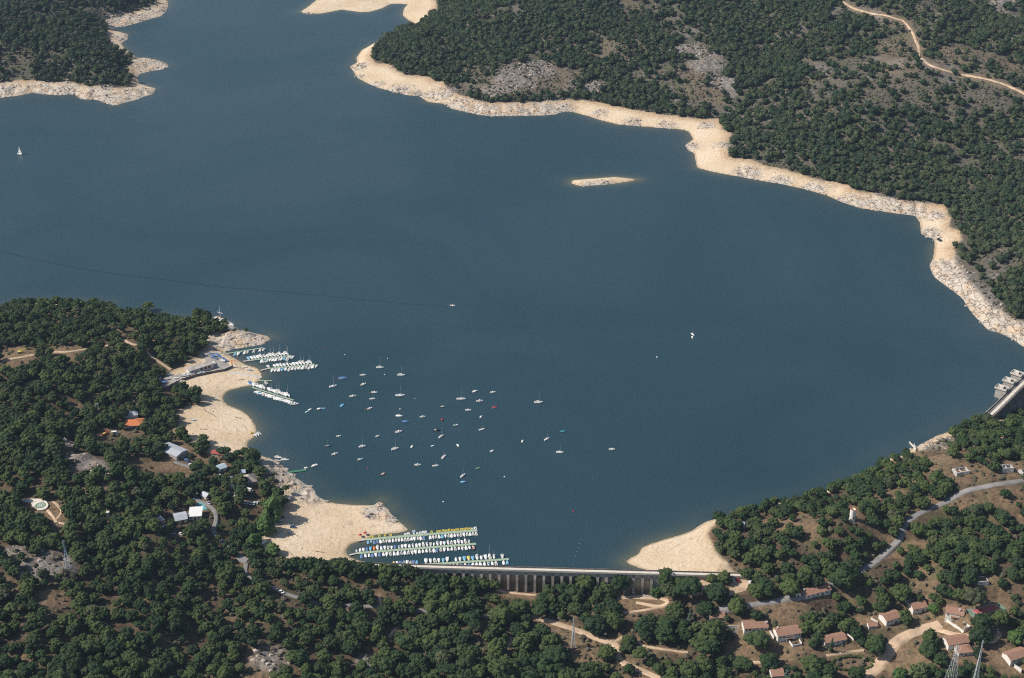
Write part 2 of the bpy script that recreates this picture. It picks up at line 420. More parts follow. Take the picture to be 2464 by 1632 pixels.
def mat_terrain():
    m, nt, b = nodes_mat('ground_soil'); g = NT(nt); P = g.pos()
    sand, rock, dry, far = g.attr('sand'), g.attr('rock'), g.attr('dry'), g.attr('far')
    n1, n2, n3 = g.noise(.03, 5, .6, P), g.noise(.35, 5, .65, P), g.noise(1.6, 4, .7, P)
    floor_near = g.mix(g.ramp(n2, [(.35, 0.0), (.65, 1.0)]), (.065, .046, .032), (.135, .095, .06))
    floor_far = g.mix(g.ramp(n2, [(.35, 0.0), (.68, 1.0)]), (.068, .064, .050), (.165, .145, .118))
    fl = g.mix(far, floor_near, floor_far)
    green = g.ramp(g.noise(.05, 4, .6, P, .5), [(.50, 0.0), (.66, 1.0)])
    fl = g.mix(g.math('MULTIPLY', green, .6), fl, (.085, .10, .04))
    dryc = g.mix(g.ramp(n3, [(.3, 0.0), (.7, 1.0)]), (.17, .115, .07), (.31, .215, .13))
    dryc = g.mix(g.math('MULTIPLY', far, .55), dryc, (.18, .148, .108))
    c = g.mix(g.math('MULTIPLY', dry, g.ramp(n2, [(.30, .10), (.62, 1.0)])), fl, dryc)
    # sand
    s1 = g.mix(g.ramp(n1, [(.35, 0.0), (.62, 1.0)]), (.62, .475, .31), (.73, .60, .44))
    s1 = g.mix(g.ramp(n2, [(.52, 0.0), (.72, .45)]), s1, (.38, .29, .21))
    streak = g.n('ShaderNodeMapping'); streak.inputs['Scale'].default_value = (.09, .5, .5); g.l(P, streak.inputs['Vector'])
    s1 = g.mix(g.ramp(g.noise(1.0, 4, .65, streak.outputs[0], .6), [(.56, 0.0), (.72, .55)]), s1, (.42, .33, .25))
    c = g.mix(sand, c, s1)
    sep = g.n('ShaderNodeSeparateXYZ'); g.l(P, sep.inputs[0])
    zl = g.math('SINE', g.math('MULTIPLY', g.math('ADD', sep.outputs[2], g.math('MULTIPLY', g.noise(.12, 3, .6, P), 1.1)), 11.0))
    zf = g.math('MULTIPLY', g.ramp(zl, [(.62, 0.0), (.95, 1.0)]), g.ramp(g.noise(.06, 4, .65, P), [(.46, 0.0), (.60, .55)]))
    c = g.mix(g.math('MULTIPLY', zf, sand), c, (.36, .27, .19))
    spk = g.ramp(g.noise(.9, 5, .8, P), [(.62, 0.0), (.72, .35)])
    c = g.mix(g.math('MULTIPLY', spk, sand), c, (.27, .21, .16))
    ef = g.math('MULTIPLY', g.attr('edge'), g.ramp(n2, [(.35, .15), (.6, 1.0)]))
    c = g.mix(g.math('MULTIPLY', ef, sand), c, g.mix(g.ramp(n3, [(.35, 0.0), (.65, 1.0)]), (.26, .18, .115), (.52, .33, .18)))
    wet = g.attr('wet')
    c = g.mix(wet, c, (.30, .215, .13))
    # rock
    vor = g.n('ShaderNodeTexVoronoi', feature='DISTANCE_TO_EDGE'); vor.inputs['Scale'].default_value = .13
    wv = g.n('ShaderNodeMapping'); wv.inputs['Scale'].default_value = (1, .55, 1); g.l(P, wv.inputs['Vector'])
    dn = g.n('ShaderNodeTexNoise'); dn.inputs['Scale'].default_value = .12; g.l(P, dn.inputs['Vector'])
    va = g.n('ShaderNodeVectorMath', operation='MULTIPLY_ADD'); g.l(dn.outputs['Color'], va.inputs[0]); va.inputs[1].default_value = (16, 16, 16); g.l(wv.outputs[0], va.inputs[2])
    g.l(va.outputs[0], vor.inputs['Vector'])
    crack = g.ramp(g.math('ADD', vor.outputs['Distance'], g.math('MULTIPLY', n3, .10)), [(.065, 0.0), (.10, 1.0)])
    rc = g.mix(g.ramp(n2, [(.35, 0.0), (.65, 1.0)]), (.43, .38, .33), (.62, .56, .48))
    rc = g.mix(g.ramp(g.noise(.09, 3, .5, P), [(.5, 0.0), (.6, .7)]), rc, (.56, .39, .25))
    rc = g.mix(crack, g.mix(.75, rc, (.10, .085, .075)), rc)
    rf = g.math('MULTIPLY', rock, g.ramp(n3, [(.2, .6), (.45, 1.0)]))
    veg = g.math('SUBTRACT', 1.0, sand)
    rc2 = g.mix(g.math('MULTIPLY', veg, .75), rc, g.mix(n3, (.10, .09, .085), (.25, .23, .22)))
    c = g.mix(g.ramp(rf, [(.30, 0.0), (.75, .85)]), c, rc2)
    g.l(c, b.inputs['Base Color'])
    b.inputs['Roughness'].default_value = .95; b.inputs['Specular IOR Level'].default_value = .15
    hh = g.math('ADD', g.math('MULTIPLY', n3, .35), g.math('MULTIPLY', n2, .9))
    hh = g.math('ADD', hh, g.math('MULTIPLY', g.math('MULTIPLY', crack, rock), .9))
    g.bump(hh, .8, 1.0, b)
    return m

def mat_water():
    m, nt, b = nodes_mat('lake_water'); g = NT(nt); P = g.pos()
    sh = g.attr('shallow')
    big = g.noise(.0035, 4, .6, P, .8)
    med = g.noise(.05, 3, .6, P)
    deep = g.mix(g.ramp(big, [(.38, 0.0), (.62, 1.0)]), (.018, .049, .063), (.026, .058, .077))
    c = g.mix(g.math('MULTIPLY', sh, g.ramp(med, [(.3, .8), (.7, 1.0)])), deep, (.16, .15, .085))
    g.l(c, b.inputs['Base Color'])
    g.l(g.math('ADD', g.math('MULTIPLY', g.noise(.012, 4, .65, P, 1.2), .22), .18), b.inputs['Roughness'])
    b.inputs['IOR'].default_value = 1.33
    b.inputs['Specular IOR Level'].default_value = .5
    w1 = g.n('ShaderNodeMapping'); w1.inputs['Rotation'].default_value = (0, 0, R(25)); w1.inputs['Scale'].default_value = (1, .45, 1); g.l(P, w1.inputs['Vector'])
    h = g.math('ADD', g.math('MULTIPLY', g.noise(.55, 3, .6, w1.outputs[0]), .5), g.math('MULTIPLY', g.noise(1.7, 2, .6, w1.outputs[0]), .22))
    h = g.math('MULTIPLY', h, g.ramp(big, [(.3, .5), (.7, 1.0)]))
    g.bump(h, .9, 1.1, b)
    return m

def mat_leaf(name, dark, light, warm, scale=1.0):
    m, nt, b = nodes_mat(name); g = NT(nt); P = g.pos()
    oi = g.n('ShaderNodeObjectInfo').outputs['Random']
    tint = g.math('FRACT', g.math('ADD', g.attr('tint'), oi))
    tree = g.math('ADD', g.math('MULTIPLY', g.noise(.03, 2, .5, P), .5), g.math('MULTIPLY', tint, .5))
    fine = g.noise(1.5 * scale, 3, .7, P)
    c = g.mix(g.ramp(fine, [(.3, 0.0), (.7, 1.0)]), dark, light)
    c = g.mix(g.ramp(tree, [(.42, 0.0), (.62, .8)]), c, warm)
    c = g.mix(g.ramp(tint, [(.0, .55), (.25, .0)]), c, dark)
    c = g.mix(g.ramp(g.math('FRACT', g.math('MULTIPLY', tint, 7.3)), [(.94, .0), (.98, .45)]), c, (.10, .085, .055))
    c = g.mix(g.ramp(g.noise(.05, 2, .5, P), [(.35, .35), (.6, 0.0)]), c, dark)
    g.l(c, b.inputs['Base Color'])
    b.inputs['Roughness'].default_value = .85; b.inputs['Specular IOR Level'].default_value = .25
    g.bump(fine, .5, .35, b)
    return m

M = {}
M['terrain'] = mat_terrain(); M['water'] = mat_water()
M['pine'] = mat_leaf('pine_needles', (.014, .031, .013), (.046, .080, .024), (.072, .098, .028))
M['farpine'] = mat_leaf('far_pine_needles', (.018, .034, .018), (.042, .072, .030), (.068, .084, .036), .6)
M['poplar'] = mat_leaf('poplar_leaves', (.036, .080, .020), (.082, .145, .038), (.095, .15, .045))
M['scrub'] = mat_leaf('scrub_leaves', (.035, .05, .025), (.085, .10, .05), (.12, .10, .07), .8)
M['conifer'] = mat_leaf('fir_needles', (.025, .05, .04), (.05, .09, .07), (.05, .09, .06))
M['bark'] = simple('bark', (.16, .10, .07), .9)
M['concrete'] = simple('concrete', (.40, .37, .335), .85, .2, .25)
M['buttress'] = simple('shaded_buttress_concrete', (.30, .265, .235), .9, .3, .3)  # dam concrete darkened so the pier fronts look shaded; shade is in the colour
M['yardcon'] = simple('yard_concrete', (.33, .305, .28), .9, .22, .12)
M['palecon'] = simple('pale_concrete', (.66, .60, .52), .8, .12, .3)
M['darkcon'] = simple('dark_and_shade_concrete', (.17, .15, .14), .9, .3, .18)  # plain dark concrete; on the arch vaults the dark tone paints recess shade
M['white'] = simple('white_gelcoat', (.80, .80, .78), .35, .05)
M['tarp'] = simple('white_tarpaulin', (.76, .76, .74), .7, .08)
M['bluetarp'] = simple('blue_tarpaulin', (.09, .19, .40), .6, .15)
M['lblue'] = simple('light_blue_paint', (.16, .42, .62), .5, .1)
M['teal'] = simple('teal_paint', (.04, .26, .30), .5, .1)
M['green'] = simple('green_paint', (.05, .20, .11), .6, .15)
M['red'] = simple('red_paint', (.38, .03, .03), .5, .1)
M['yellow'] = simple('yellow_plastic', (.66, .54, .12), .45, .08)
M['orange'] = simple('orange_paint', (.70, .22, .05), .5, .08)
M['black'] = simple('black_paint', (.015, .016, .02), .4, .1)
M['navy'] = simple('navy_hull_paint', (.03, .05, .12), .4, .1)
M['glass'] = simple('dark_glass', (.02, .025, .03), .1, .05)
M['alu'] = simple('aluminium', (.62, .63, .64), .35, .06, 1.5, .6)
M['wood'] = simple('deck_wood', (.42, .38, .30), .85, .2, 3)
M['pgreen'] = simple('pontoon_green', (.33, .42, .30), .8, .15, 1)
M['plaster'] = simple('white_plaster', (.74, .71, .66), .85, .08, .6)
M['oldplaster'] = simple('weathered_plaster', (.50, .48, .47), .9, .3, .8)
M['cream'] = simple('cream_plaster', (.72, .62, .45), .85, .08, .6)
M['greyroof'] = simple('grey_sheet_roof', (.42, .45, .49), .6, .12, .5)
M['bluroof'] = simple('blue_grey_roof', (.40, .50, .56), .6, .12, .5)
M['brownroof'] = simple('brown_grey_roof', (.36, .30, .26), .85, .15, .5)
M['asphalt'] = simple('old_asphalt', (.24, .23, .225), .9, .2, .12)
M['dirt'] = simple('pale_dirt', (.55, .40, .27), .95, .22, .12)
M['kerb'] = simple('concrete_edge', (.55, .52, .47), .9, .1)
M['steel'] = simple('galvanised_steel', (.60, .63, .66), .5, .06, 1, .4)
M['bsteel'] = simple('pale_blue_steel', (.48, .62, .70), .5, .06, 1, .3)
M['skin'] = simple('skin', (.50, .32, .23), .6, .05)
M['carsilver'] = simple('silver_car_paint', (.50, .52, .55), .3, .04, 1, .5)
M['carblue'] = simple('blue_car_paint', (.10, .17, .30), .3, .04, 1, .3)
M['carwhite'] = simple('white_car_paint', (.78, .78, .78), .3, .03)
M['redcourt'] = simple('red_court_surface', (.42, .11, .10), .9, .12, .3)
M['greencourt'] = simple('green_court_surface', (.19, .27, .20), .9, .15, .3)
M['pool'] = simple('teal_court_surface', (.13, .34, .36), .7, .12, .2)
M['helired'] = simple('white_pad_paint', (.72, .66, .60), .9, .08, .4)
M['heligreen'] = simple('green_pad_paint', (.16, .26, .17), .9, .15, .4)

def tile_roof(name, a, b_):
    m, nt, b = nodes_mat(name); g = NT(nt)
    tc = g.n('ShaderNodeTexCoord').outputs['Object']
    wv = g.n('ShaderNodeTexWave'); wv.inputs['Scale'].default_value = 1.3; wv.inputs['Distortion'].default_value = .6
    g.l(tc, wv.inputs['Vector'])
    c = g.mix(g.ramp(g.noise(.9, 4, .7, tc), [(.3, 0.0), (.7, 1.0)]), a, b_)
    c = g.mix(g.math('MULTIPLY', wv.outputs['Fac'], .3), c, tuple(x * .55 for x in a))
    g.l(c, b.inputs['Base Color']); b.inputs['Roughness'].default_value = .9
    return m
M['tile'] = tile_roof('clay_tiles', (.28, .14, .095), (.41, .25, .175))
M['newtile'] = tile_roof('orange_tiles', (.58, .17, .06), (.68, .24, .10))
M['redtile'] = tile_roof('red_tiles', (.36, .07, .06), (.45, .12, .10))

# ------------------------------------------------------------------ terrain and lake
RSEED = random.Random(7)
rng = np.random.default_rng(11)

ROADS = {
 'asphalt_road': ('asphalt', 5.0, 'grey asphalt road', [
   [(2520,1150),(2464,1156),(2437,1160),(2401,1165),(2369,1171),(2330,1180),(2303,1192),(2276,1208),(2249,1221),(2214,1235),(2196,1246),(2182,1256),(2174,1271),(2166,1294),(2151,1314),(2122,1340),(2098,1358),(2067,1374),(2030,1393),(1997,1409),(1966,1420),(1932,1434),(1877,1444),(1822,1454),(1780,1461),(1745,1467),(1700,1478)],
   [(420,1112),(440,1119),(462,1127),(478,1140),(488,1155),(486,1169),(476,1184),(476,1203),(492,1210),(509,1222),(519,1236),(520,1257),(514,1277),(530,1300),(560,1322),(577,1338),(592,1356),(592,1380),(620,1402),(665,1418),(682,1427),(720,1439),(763,1449),(825,1455),(873,1458),(935,1464),(1020,1470),(1100,1478),(1180,1484),(1257,1482),(1283,1484)]]),
 'dirt_track': ('dirt', 4.6, 'pale dirt track', [
   [(1283,1484),(1331,1498),(1375,1512),(1419,1529),(1452,1541),(1474,1547),(1483,1556),(1484,1570),(1490,1585),(1502,1597),(1528,1608),(1556,1619),(1600,1640)],
   [(1474,1547),(1487,1540),(1497,1533)],
   [(2020,-14),(2030,4),(2041,12),(2058,22),(2110,35),(2152,44),(2173,50),(2187,66),(2201,90),(2211,118),(2215,139),(2232,153),(2263,166),(2301,177),(2353,186),(2405,199),(2440,213),(2464,225),(2540,260)],
   [(-30,878),(17,866),(50,860),(80,854),(127,848),(160,847),(190,843),(225,838),(255,833),(285,822),(298,818),(312,826),(340,835),(355,848),(370,861),(391,876),(412,890)],
   [(114,1227),(125,1240),(133,1252),(137,1263)],[(127,1206),(140,1218),(149,1230),(140,1245),(133,1256),(158,1262)],
   [(1195,1420),(1243,1428),(1289,1432)],
   [(1484,1441),(1526,1438),(1583,1440),(1607,1448),(1588,1460),(1548,1453),(1530,1450)],
   [(1500,1475),(1540,1470),(1583,1462)],
   [(913,1435),(915,1448),(917,1459)],
   [(1535,1542),(1550,1555),(1580,1560),(1620,1566),(1655,1570)],
   [(935,1535),(946,1520),(958,1508),(965,1500)],
   [(1222,1560),(1228,1545),(1228,1533)],
   [(1732,1589),(1770,1592),(1830,1594)],
   [(1988,1578),(2030,1572),(2078,1566)]]),
}
WIDE = [([(2060,1650),(2084,1628),(2115,1602),(2141,1565),(2164,1540),(2218,1515),(2262,1502)], 9.0),
        ([(2240,1513),(2262,1517),(2306,1528),(2381,1543),(2405,1523)], 4.5)]
PADS = {   # flat paved patches: (name, material, outline, label)
 'parking': ('dirt', [(1761,1386),(1802,1387),(1808,1398),(1794,1422),(1754,1434),(1756,1413)], 'sandy car park at the right end of the low dam'),
 'parking_b': ('dirt', [(1655,1436),(1688,1404),(1714,1402),(1700,1420),(1690,1432)], 'patch of bare sandy ground under the umbrella pines by the low dam'),
 'quay': ('yardcon', [(482,848),(492,846),(515,852),(540,868),(556,882),(540,889),(515,892),(512,880),(498,874)], 'grey paved boat yard above the harbour'),
 'yard': ('yardcon', [(385,912),(456,898),(470,902),(440,916),(400,930),(380,926)], 'gravel storage yard beside the boathouse'),
 'lay': ('asphalt', [(566,1340),(580,1334),(598,1348),(590,1358),(574,1352)], 'small asphalt turning place among the pines'),
 'court_l': ('pool', [(466,1229),(469,1211),(488,1210),(500,1227)], 'teal surfaced sports court beside the winding road'),
 'court_g': ('greencourt', [(2322,1468),(2404,1451),(2424,1466),(2342,1486)], 'green border of the tennis court beside the red roofed houses'),
}
CLEAR = [[(1783,1496),(1855,1496),(1855,1532),(1783,1532)],[(1862,1515),(1934,1515),(1934,1552),(1862,1552)],[(1934,1416),(2004,1416),(2004,1446),(1934,1446)],[(2275,1533),(2345,1533),(2345,1584),(2275,1584)],[(2405,1562),(2464,1562),(2464,1625),(2405,1625)],[(2350,1392),(2382,1392),(2382,1412),(2350,1412)],[(2298,1120),(2338,1120),(2338,1150),(2298,1150)],[(2408,1116),(2464,1116),(2464,1142),(2408,1142)],[(2126,1474),(2172,1474),(2172,1512),(2126,1512)],[(2186,1452),(2235,1452),(2235,1484),(2186,1484)],[(1980,1530),(2040,1530),(2040,1562),(1980,1562)],[(424,1072),(454,1072),(454,1110),(424,1110)],[(395,1068),(430,1068),(430,1092),(395,1092)],[(505,1083),(543,1083),(543,1100),(505,1100)],[(520,1121),(548,1121),(548,1138),(520,1138)],[(586,1138),(620,1138),(620,1168),(586,1168)],[(544,1164),(566,1164),(566,1178),(544,1178)],[(453,1228),(488,1228),(488,1253),(453,1253)],[(420,1244),(453,1244),(453,1262),(420,1262)],[(378,1248),(398,1248),(398,1268),(378,1268)],[(465,1208),(500,1208),(500,1230),(465,1230)],[(494,1184),(511,1184),(511,1203),(494,1203)],[(400,1262),(420,1262),(420,1270),(400,1270)],[(412,1278),(450,1278),(450,1292),(412,1292)],[(1770,1262),(1794,1262),(1794,1272),(1770,1272)],[(298,1000),(345,1000),(345,1036),(298,1036)],  # ground seen free of trees
 [(50,1196),(78,1200),(118,1205),(150,1205),(160,1232),(168,1262),(125,1275),(110,1240),(88,1236),(50,1212)],
 [(0,838),(60,836),(90,850),(70,872),(0,880)],[(128,836),(190,832),(200,846),(150,856),(126,852)],
 [(300,1038),(345,1034),(345,1046),(230,1052),(235,1034)],[(300,1000),(345,995),(350,1030),(300,1030)],
 [(330,1115),(400,1108),(440,1118),(425,1130),(340,1134)],
 [(88,1420),(165,1425),(170,1462),(85,1462)],[(20,1412),(60,1412),(60,1425),(20,1425)],
 [(1195,1370),(1330,1372),(1300,1418),(1290,1436),(1195,1428)],[(1516,1372),(1566,1372),(1566,1430),(1600,1446),(1580,1466),(1486,1450),(1490,1434),(1516,1425)],
 [(1340,1520),(1440,1545),(1450,1600),(1390,1600),(1345,1545)],
 [(1820,1456),(1930,1440),(1950,1470),(1900,1495),(1850,1490),(1830,1475)],
 [(1760,1500),(1860,1495),(1870,1530),(1930,1535),(1950,1560),(1900,1590),(1860,1600),(1760,1580),(1730,1565),(1760,1550)],
 [(1990,1590),(2110,1580),(2105,1625),(2070,1632),(2000,1615)],[(2110,1590),(2205,1535),(2230,1560),(2210,1605),(2150,1630)],
 [(2050,1486),(2140,1478),(2130,1510),(2060,1510)],[(2200,1470),(2330,1450),(2420,1445),(2430,1475),(2330,1540),(2270,1505)],
 [(2250,1540),(2340,1540),(2350,1590),(2290,1590)],[(2340,1395),(2390,1395),(2420,1435),(2370,1440)],
 [(2395,1110),(2464,1110),(2464,1150),(2395,1150)],[(2035,1220),(2068,1220),(2075,1262),(2035,1262)],
 
 
 
 
 [(595,1560),(660,1575),(660,1632),(590,1632)],[(585,1330),(600,1340),(600,1400),(585,1400)],
 
 [(575,1200),(632,1200),(632,1222),(580,1222)],
 [(1680,1240),(1720,1240),(1710,1400),(1680,1395)],[(2215,1060),(2275,1040),(2285,1085),(2215,1085)],
 [(2380,990),(2464,900),(2464,975),(2420,1000)],[(905,1425),(925,1425),(925,1465),(905,1465)],[(360,1160),(395,1160)],
]
SOFT = [[(2230,1095),(2380,1110),(2400,1150),(2300,1170),(2230,1150)],[(1870,1250),(1930,1235),(1985,1265),(1960,1300),(1880,1300)],[(2090,1190),(2180,1180),(2190,1200),(2110,1215)],[(2330,1180),(2464,1165),(2464,1230),(2380,1215)],[(1380,110),(1460,95),(1500,130),(1440,150)],[(1290,150),(1400,175),(1380,225),(1180,240),(1130,230),(1180,190)],[(1640,150),(1700,170),(1750,240),(1700,270),(1650,230)],[(2100,110),(2190,80),(2205,160),(2130,190)],[(2240,100),(2464,150),(2464,180),(2260,155)],[(2060,20),(2160,30),(2150,60),(2060,50)],[(1470,0),(1540,0),(1520,60),(1490,40)],]
MW, MH = 616, 408
mx, my = np.meshgrid((np.arange(MW) + .5) * 4, (np.arange(MH) + .5) * 4)
cmask = np.zeros((MH, MW), bool)
def poly_mask(P):
    r = np.zeros(mx.shape, bool); n = len(P)
    for i in range(n):
        (x1, y1), (x2, y2) = P[i], P[(i + 1) % n]
        if y1 != y2: r ^= ((y1 > my) != (y2 > my)) & (mx < (x2 - x1) * (my - y1) / (y2 - y1) + x1)
    return r
def line_mask(P, w):
    r = np.zeros(mx.shape, bool)
    for (x1, y1), (x2, y2) in zip(P[:-1], P[1:]):
        L = (x2 - x1) ** 2 + (y2 - y1) ** 2 + 1e-9
        t = np.clip(((mx - x1) * (x2 - x1) + (my - y1) * (y2 - y1)) / L, 0, 1)
        r |= (mx - x1 - t * (x2 - x1)) ** 2 + ((my - y1 - t * (y2 - y1)) * 1.3) ** 2 < w * w
    return r
for P in CLEAR: cmask |= poly_mask(P)
drymask = cmask.copy()
softm = np.zeros((MH, MW), bool)
for P in SOFT: softm |= poly_mask(P)
for k, (mt, wd, lb, lines) in ROADS.items():
    for i, P in enumerate(lines):
        if k == 'asphalt_road' and i == 1: continue
        if k == 'dirt_track' and i == 3: continue
        cmask |= line_mask(P, 7 if (k == 'dirt_track' and i in (2, 9, 11, 12, 13)) else 11)
        if k != 'asphalt_road': drymask |= line_mask(P, 9)
for P, w in [([(476,1180),(476,1203),(492,1210),(509,1222),(519,1236),(520,1257),(514,1277)], 10), ([(572,1338),(592,1356),(592,1378)], 6), ([(662,1416),(682,1427),(718,1438)], 9), ([(763,1449),(772,1451)], 6), ([(826,1455),(848,1457)], 7), ([(870,1458),(876,1458)], 6), ([(935,1464),(1010,1470)], 4),
             ([(17,866),(50,860),(80,854)], 9), ([(127,848),(146,847)], 7), ([(180,845),(196,843)], 7), ([(250,833),(262,833)], 6), ([(296,816),(312,826),(340,835)], 8), ([(355,848),(370,861),(391,876),(412,890)], 9), ([(420,1112),(440,1119),(462,1127)], 9)]: cmask |= line_mask(P, w)
for P, w in WIDE: cmask |= line_mask(P, 22); drymask |= line_mask(P, 20)
for k, (mt, P, lb) in PADS.items(): cmask |= poly_mask(P); drymask |= poly_mask(P)
cmask |= poly_mask([(1010,1356),(1014,1369),(1075,1374),(1190,1383),(1200,1394),(1560,1394),(1640,1386),(1760,1380),(1800,1378),(1800,1356),(1300,1350)])
cmask |= poly_mask([(2385,1000),(2464,890),(2464,968),(2400,995)])
def in_mask(A, px, py):
    ix, iy = (np.asarray(px) / 4).astype(int), (np.asarray(py) / 4).astype(int)
    ok = (ix >= 0) & (ix < MW) & (iy >= 0) & (iy < MH)
    return A[np.clip(iy, 0, MH - 1), np.clip(ix, 0, MW - 1)] & ok

def blur(A, k=2):
    A = A.astype(float)
    for _ in range(k):
        A = (A + np.roll(A, 1, 0) + np.roll(A, -1, 0) + np.roll(A, 1, 1) + np.roll(A, -1, 1)) / 5
    return A
dryf = np.maximum(blur(drymask, 4), blur(softm, 8) * .5)
softf = blur(softm, 6)
def samp_mask(A, px, py):
    fx, fy = np.clip(np.asarray(px) / 4 - .5, 0, MW - 1.01), np.clip(np.asarray(py) / 4 - .5, 0, MH - 1.01)
    ix, iy = fx.astype(int), fy.astype(int); tx, ty = fx - ix, fy - iy
    return (A[iy, ix] * (1 - tx) + A[iy, ix + 1] * tx) * (1 - ty) + (A[iy + 1, ix] * (1 - tx) + A[iy + 1, ix + 1] * tx) * ty

def build_setting():
    ui = np.linspace(-1.28, 1.28, 961)
    uo = 1.28 + np.array([.05, .12, .22, .36, .55, .8, 1.2, 1.8, 2.6, 4, 6])
    u = np.concatenate([-uo[::-1], ui, uo])
    ys = [470.0]
    while ys[-1] < 2900: ys.append(ys[-1] * 1.00215)
    ys = np.concatenate([[60, 200, 300, 380, 430], ys, [3000, 3150, 3400, 4000, 6000, 12000, 30000]])
    U, Y = np.meshgrid(u, ys)
    X = U * 0.354 * (0.883 * Y + 276)
    Z = height(X, Y)
    pts = np.stack([X, Y, Z], -1).reshape(-1, 3)
    nr, nc = U.shape
    i0 = (np.arange(nr - 1)[:, None] * nc + np.arange(nc - 1)[None]).ravel()
    F = np.stack([i0, i0 + 1, i0 + nc + 1, i0 + nc], 1)
    me = np_mesh('terrain', pts, F, [M['terrain']], None, True)
    sd, vd, rk = samp(sdist, X, Y), samp(vdist, X, Y), samp(rockr, X, Y)
    wob = (fbm(X, Y, 14, 3, 77) - .5) * 10
    sand = smooth(2.5, -2.5, vd + wob)
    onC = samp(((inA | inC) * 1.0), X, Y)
    px, py = proj(X, Y, Z)
    dry = samp_mask(dryf, px, py)
    nz = fbm(X, Y, 26, 4, 91)
    dry = np.clip(dry * 1.3 + smooth(.56, .66, nz) * .75 * (1 - .6 * onC) + smooth(14, 0, vd) * .35, 0, 1)
    rock = np.clip(rk * 1.15 + smooth(.60, .68, fbm(X, Y, 34, 4, 55)) * (.55 * onC * (1 - sand)), 0, 1)
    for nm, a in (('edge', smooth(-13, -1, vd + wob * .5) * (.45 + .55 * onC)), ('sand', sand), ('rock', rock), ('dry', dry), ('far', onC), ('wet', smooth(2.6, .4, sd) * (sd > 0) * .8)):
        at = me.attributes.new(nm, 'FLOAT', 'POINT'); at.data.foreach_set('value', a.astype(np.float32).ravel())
    setp(link('terrain', me), 'wooded hills and pale sandy banks around the reservoir', None, None, 'structure')
    # lake: only the cells over or beside open water
    td, nd = dam_coords(X, Y)
    dn = (td > -30) & (td < DAM_L + 30) & (nd > 0.3)
    wetcell = ((sd < 7) & ~dn & (samp(valley, X, Y) < .01))
    wc = wetcell[:-1, :-1] & wetcell[1:, :-1] & wetcell[:-1, 1:] & wetcell[1:, 1:]
    keep = wc.ravel()
    FW = F[keep]
    used = np.unique(FW)
    remap = np.full(len(pts), -1, np.int64); remap[used] = np.arange(len(used))
    V = pts[used].copy(); V[:, 2] = 0.0
    mw = np_mesh('lake', V, remap[FW], [M['water']], None, True)
    # how sandy the bed is there and how far out it shows
    soft = 1 - np.clip(rk * 1.2, 0, .75)
    bw = smooth(8, 22, samp(dv, X, Y))
    shl = np.exp(-np.maximum(-sd, 0) / (2.0 + 4.0 * bw)) * soft * (.28 + .36 * bw)
    isl = np.exp(-(((X - wI[:, 0].mean()) / 70) ** 2 + ((Y - wI[:, 1].mean()) / 40) ** 2))
    shl = np.clip(shl + np.exp(-np.maximum(-sd, 0) / 5.0) * isl * .3, 0, 1)
    at = mw.attributes.new('shallow', 'FLOAT', 'POINT'); at.data.foreach_set('value', shl.ravel()[used].astype(np.float32))
    setp(link('lake_water', mw), 'calm blue-green water of the reservoir', None, None, 'structure')

build_setting()

def catmull(P, n=6):
    P = np.array(P, float); out = []
    Q = np.vstack([2 * P[0] - P[1], P, 2 * P[-1] - P[-2]])
    for i in range(1, len(Q) - 2):
        for k in range(n):
            t = k / n
            out.append(.5 * ((2 * Q[i]) + (-Q[i-1] + Q[i+1]) * t + (2*Q[i-1] - 5*Q[i] + 4*Q[i+1] - Q[i+2]) * t*t + (-Q[i-1] + 3*Q[i] - 3*Q[i+1] + Q[i+2]) * t**3))
    out.append(P[-1])
    return np.array(out)

def ribbon(name, px_line, width, mat, lift, label, edge=True):
    a = np.array(px_line, float)
    w = ground(a[:, 0], a[:, 1])[:, :2]
    c = catmull(w, 8) if len(w) > 2 else np.array([w[0] + (w[1] - w[0]) * t for t in np.linspace(0, 1, 10)])
    # even spacing
    seg = np.r_[0, np.cumsum(np.hypot(*np.diff(c, axis=0).T))]
    n = max(6, int(seg[-1] / 2.0))
    tt = np.linspace(0, seg[-1], n)
    c = np.stack([np.interp(tt, seg, c[:, 0]), np.interp(tt, seg, c[:, 1])], 1)
    t = np.gradient(c, axis=0); t /= np.hypot(t[:, 0], t[:, 1])[:, None] + 1e-9
    nn = np.stack([-t[:, 1], t[:, 0]], 1)
    ws = np.linspace(-1, 1, 7)
    wid = width / 2 * (1 + .10 * (fbm(tt, tt * 0 + width, 12, 2, 8) - .5))
    X = c[:, 0:1] + nn[:, 0:1] * ws * wid[:, None]
    Y = c[:, 1:2] + nn[:, 1:2] * ws * wid[:, None]
    Z0 = height(X, Y)
    zm = Z0.max(1)
    k = np.ones(5) / 5
    zs = np.convolve(np.pad(zm, 2, 'edge'), k, 'valid')
    Z = np.maximum(zs[:, None], Z0) * 1.0 + lift
    Z[:, 0] = Z0[:, 0] - .25; Z[:, -1] = Z0[:, -1] - .25
    pts = np.stack([X, Y, Z], -1).reshape(-1, 3)
    i0 = (np.arange(n - 1)[:, None] * 7 + np.arange(6)[None]).ravel()
    F = np.stack([i0, i0 + 7, i0 + 8, i0 + 1], 1)
    return setp(link(name, np_mesh(name, pts, F, [M[mat]], None, True)), label, None, None, 'structure')

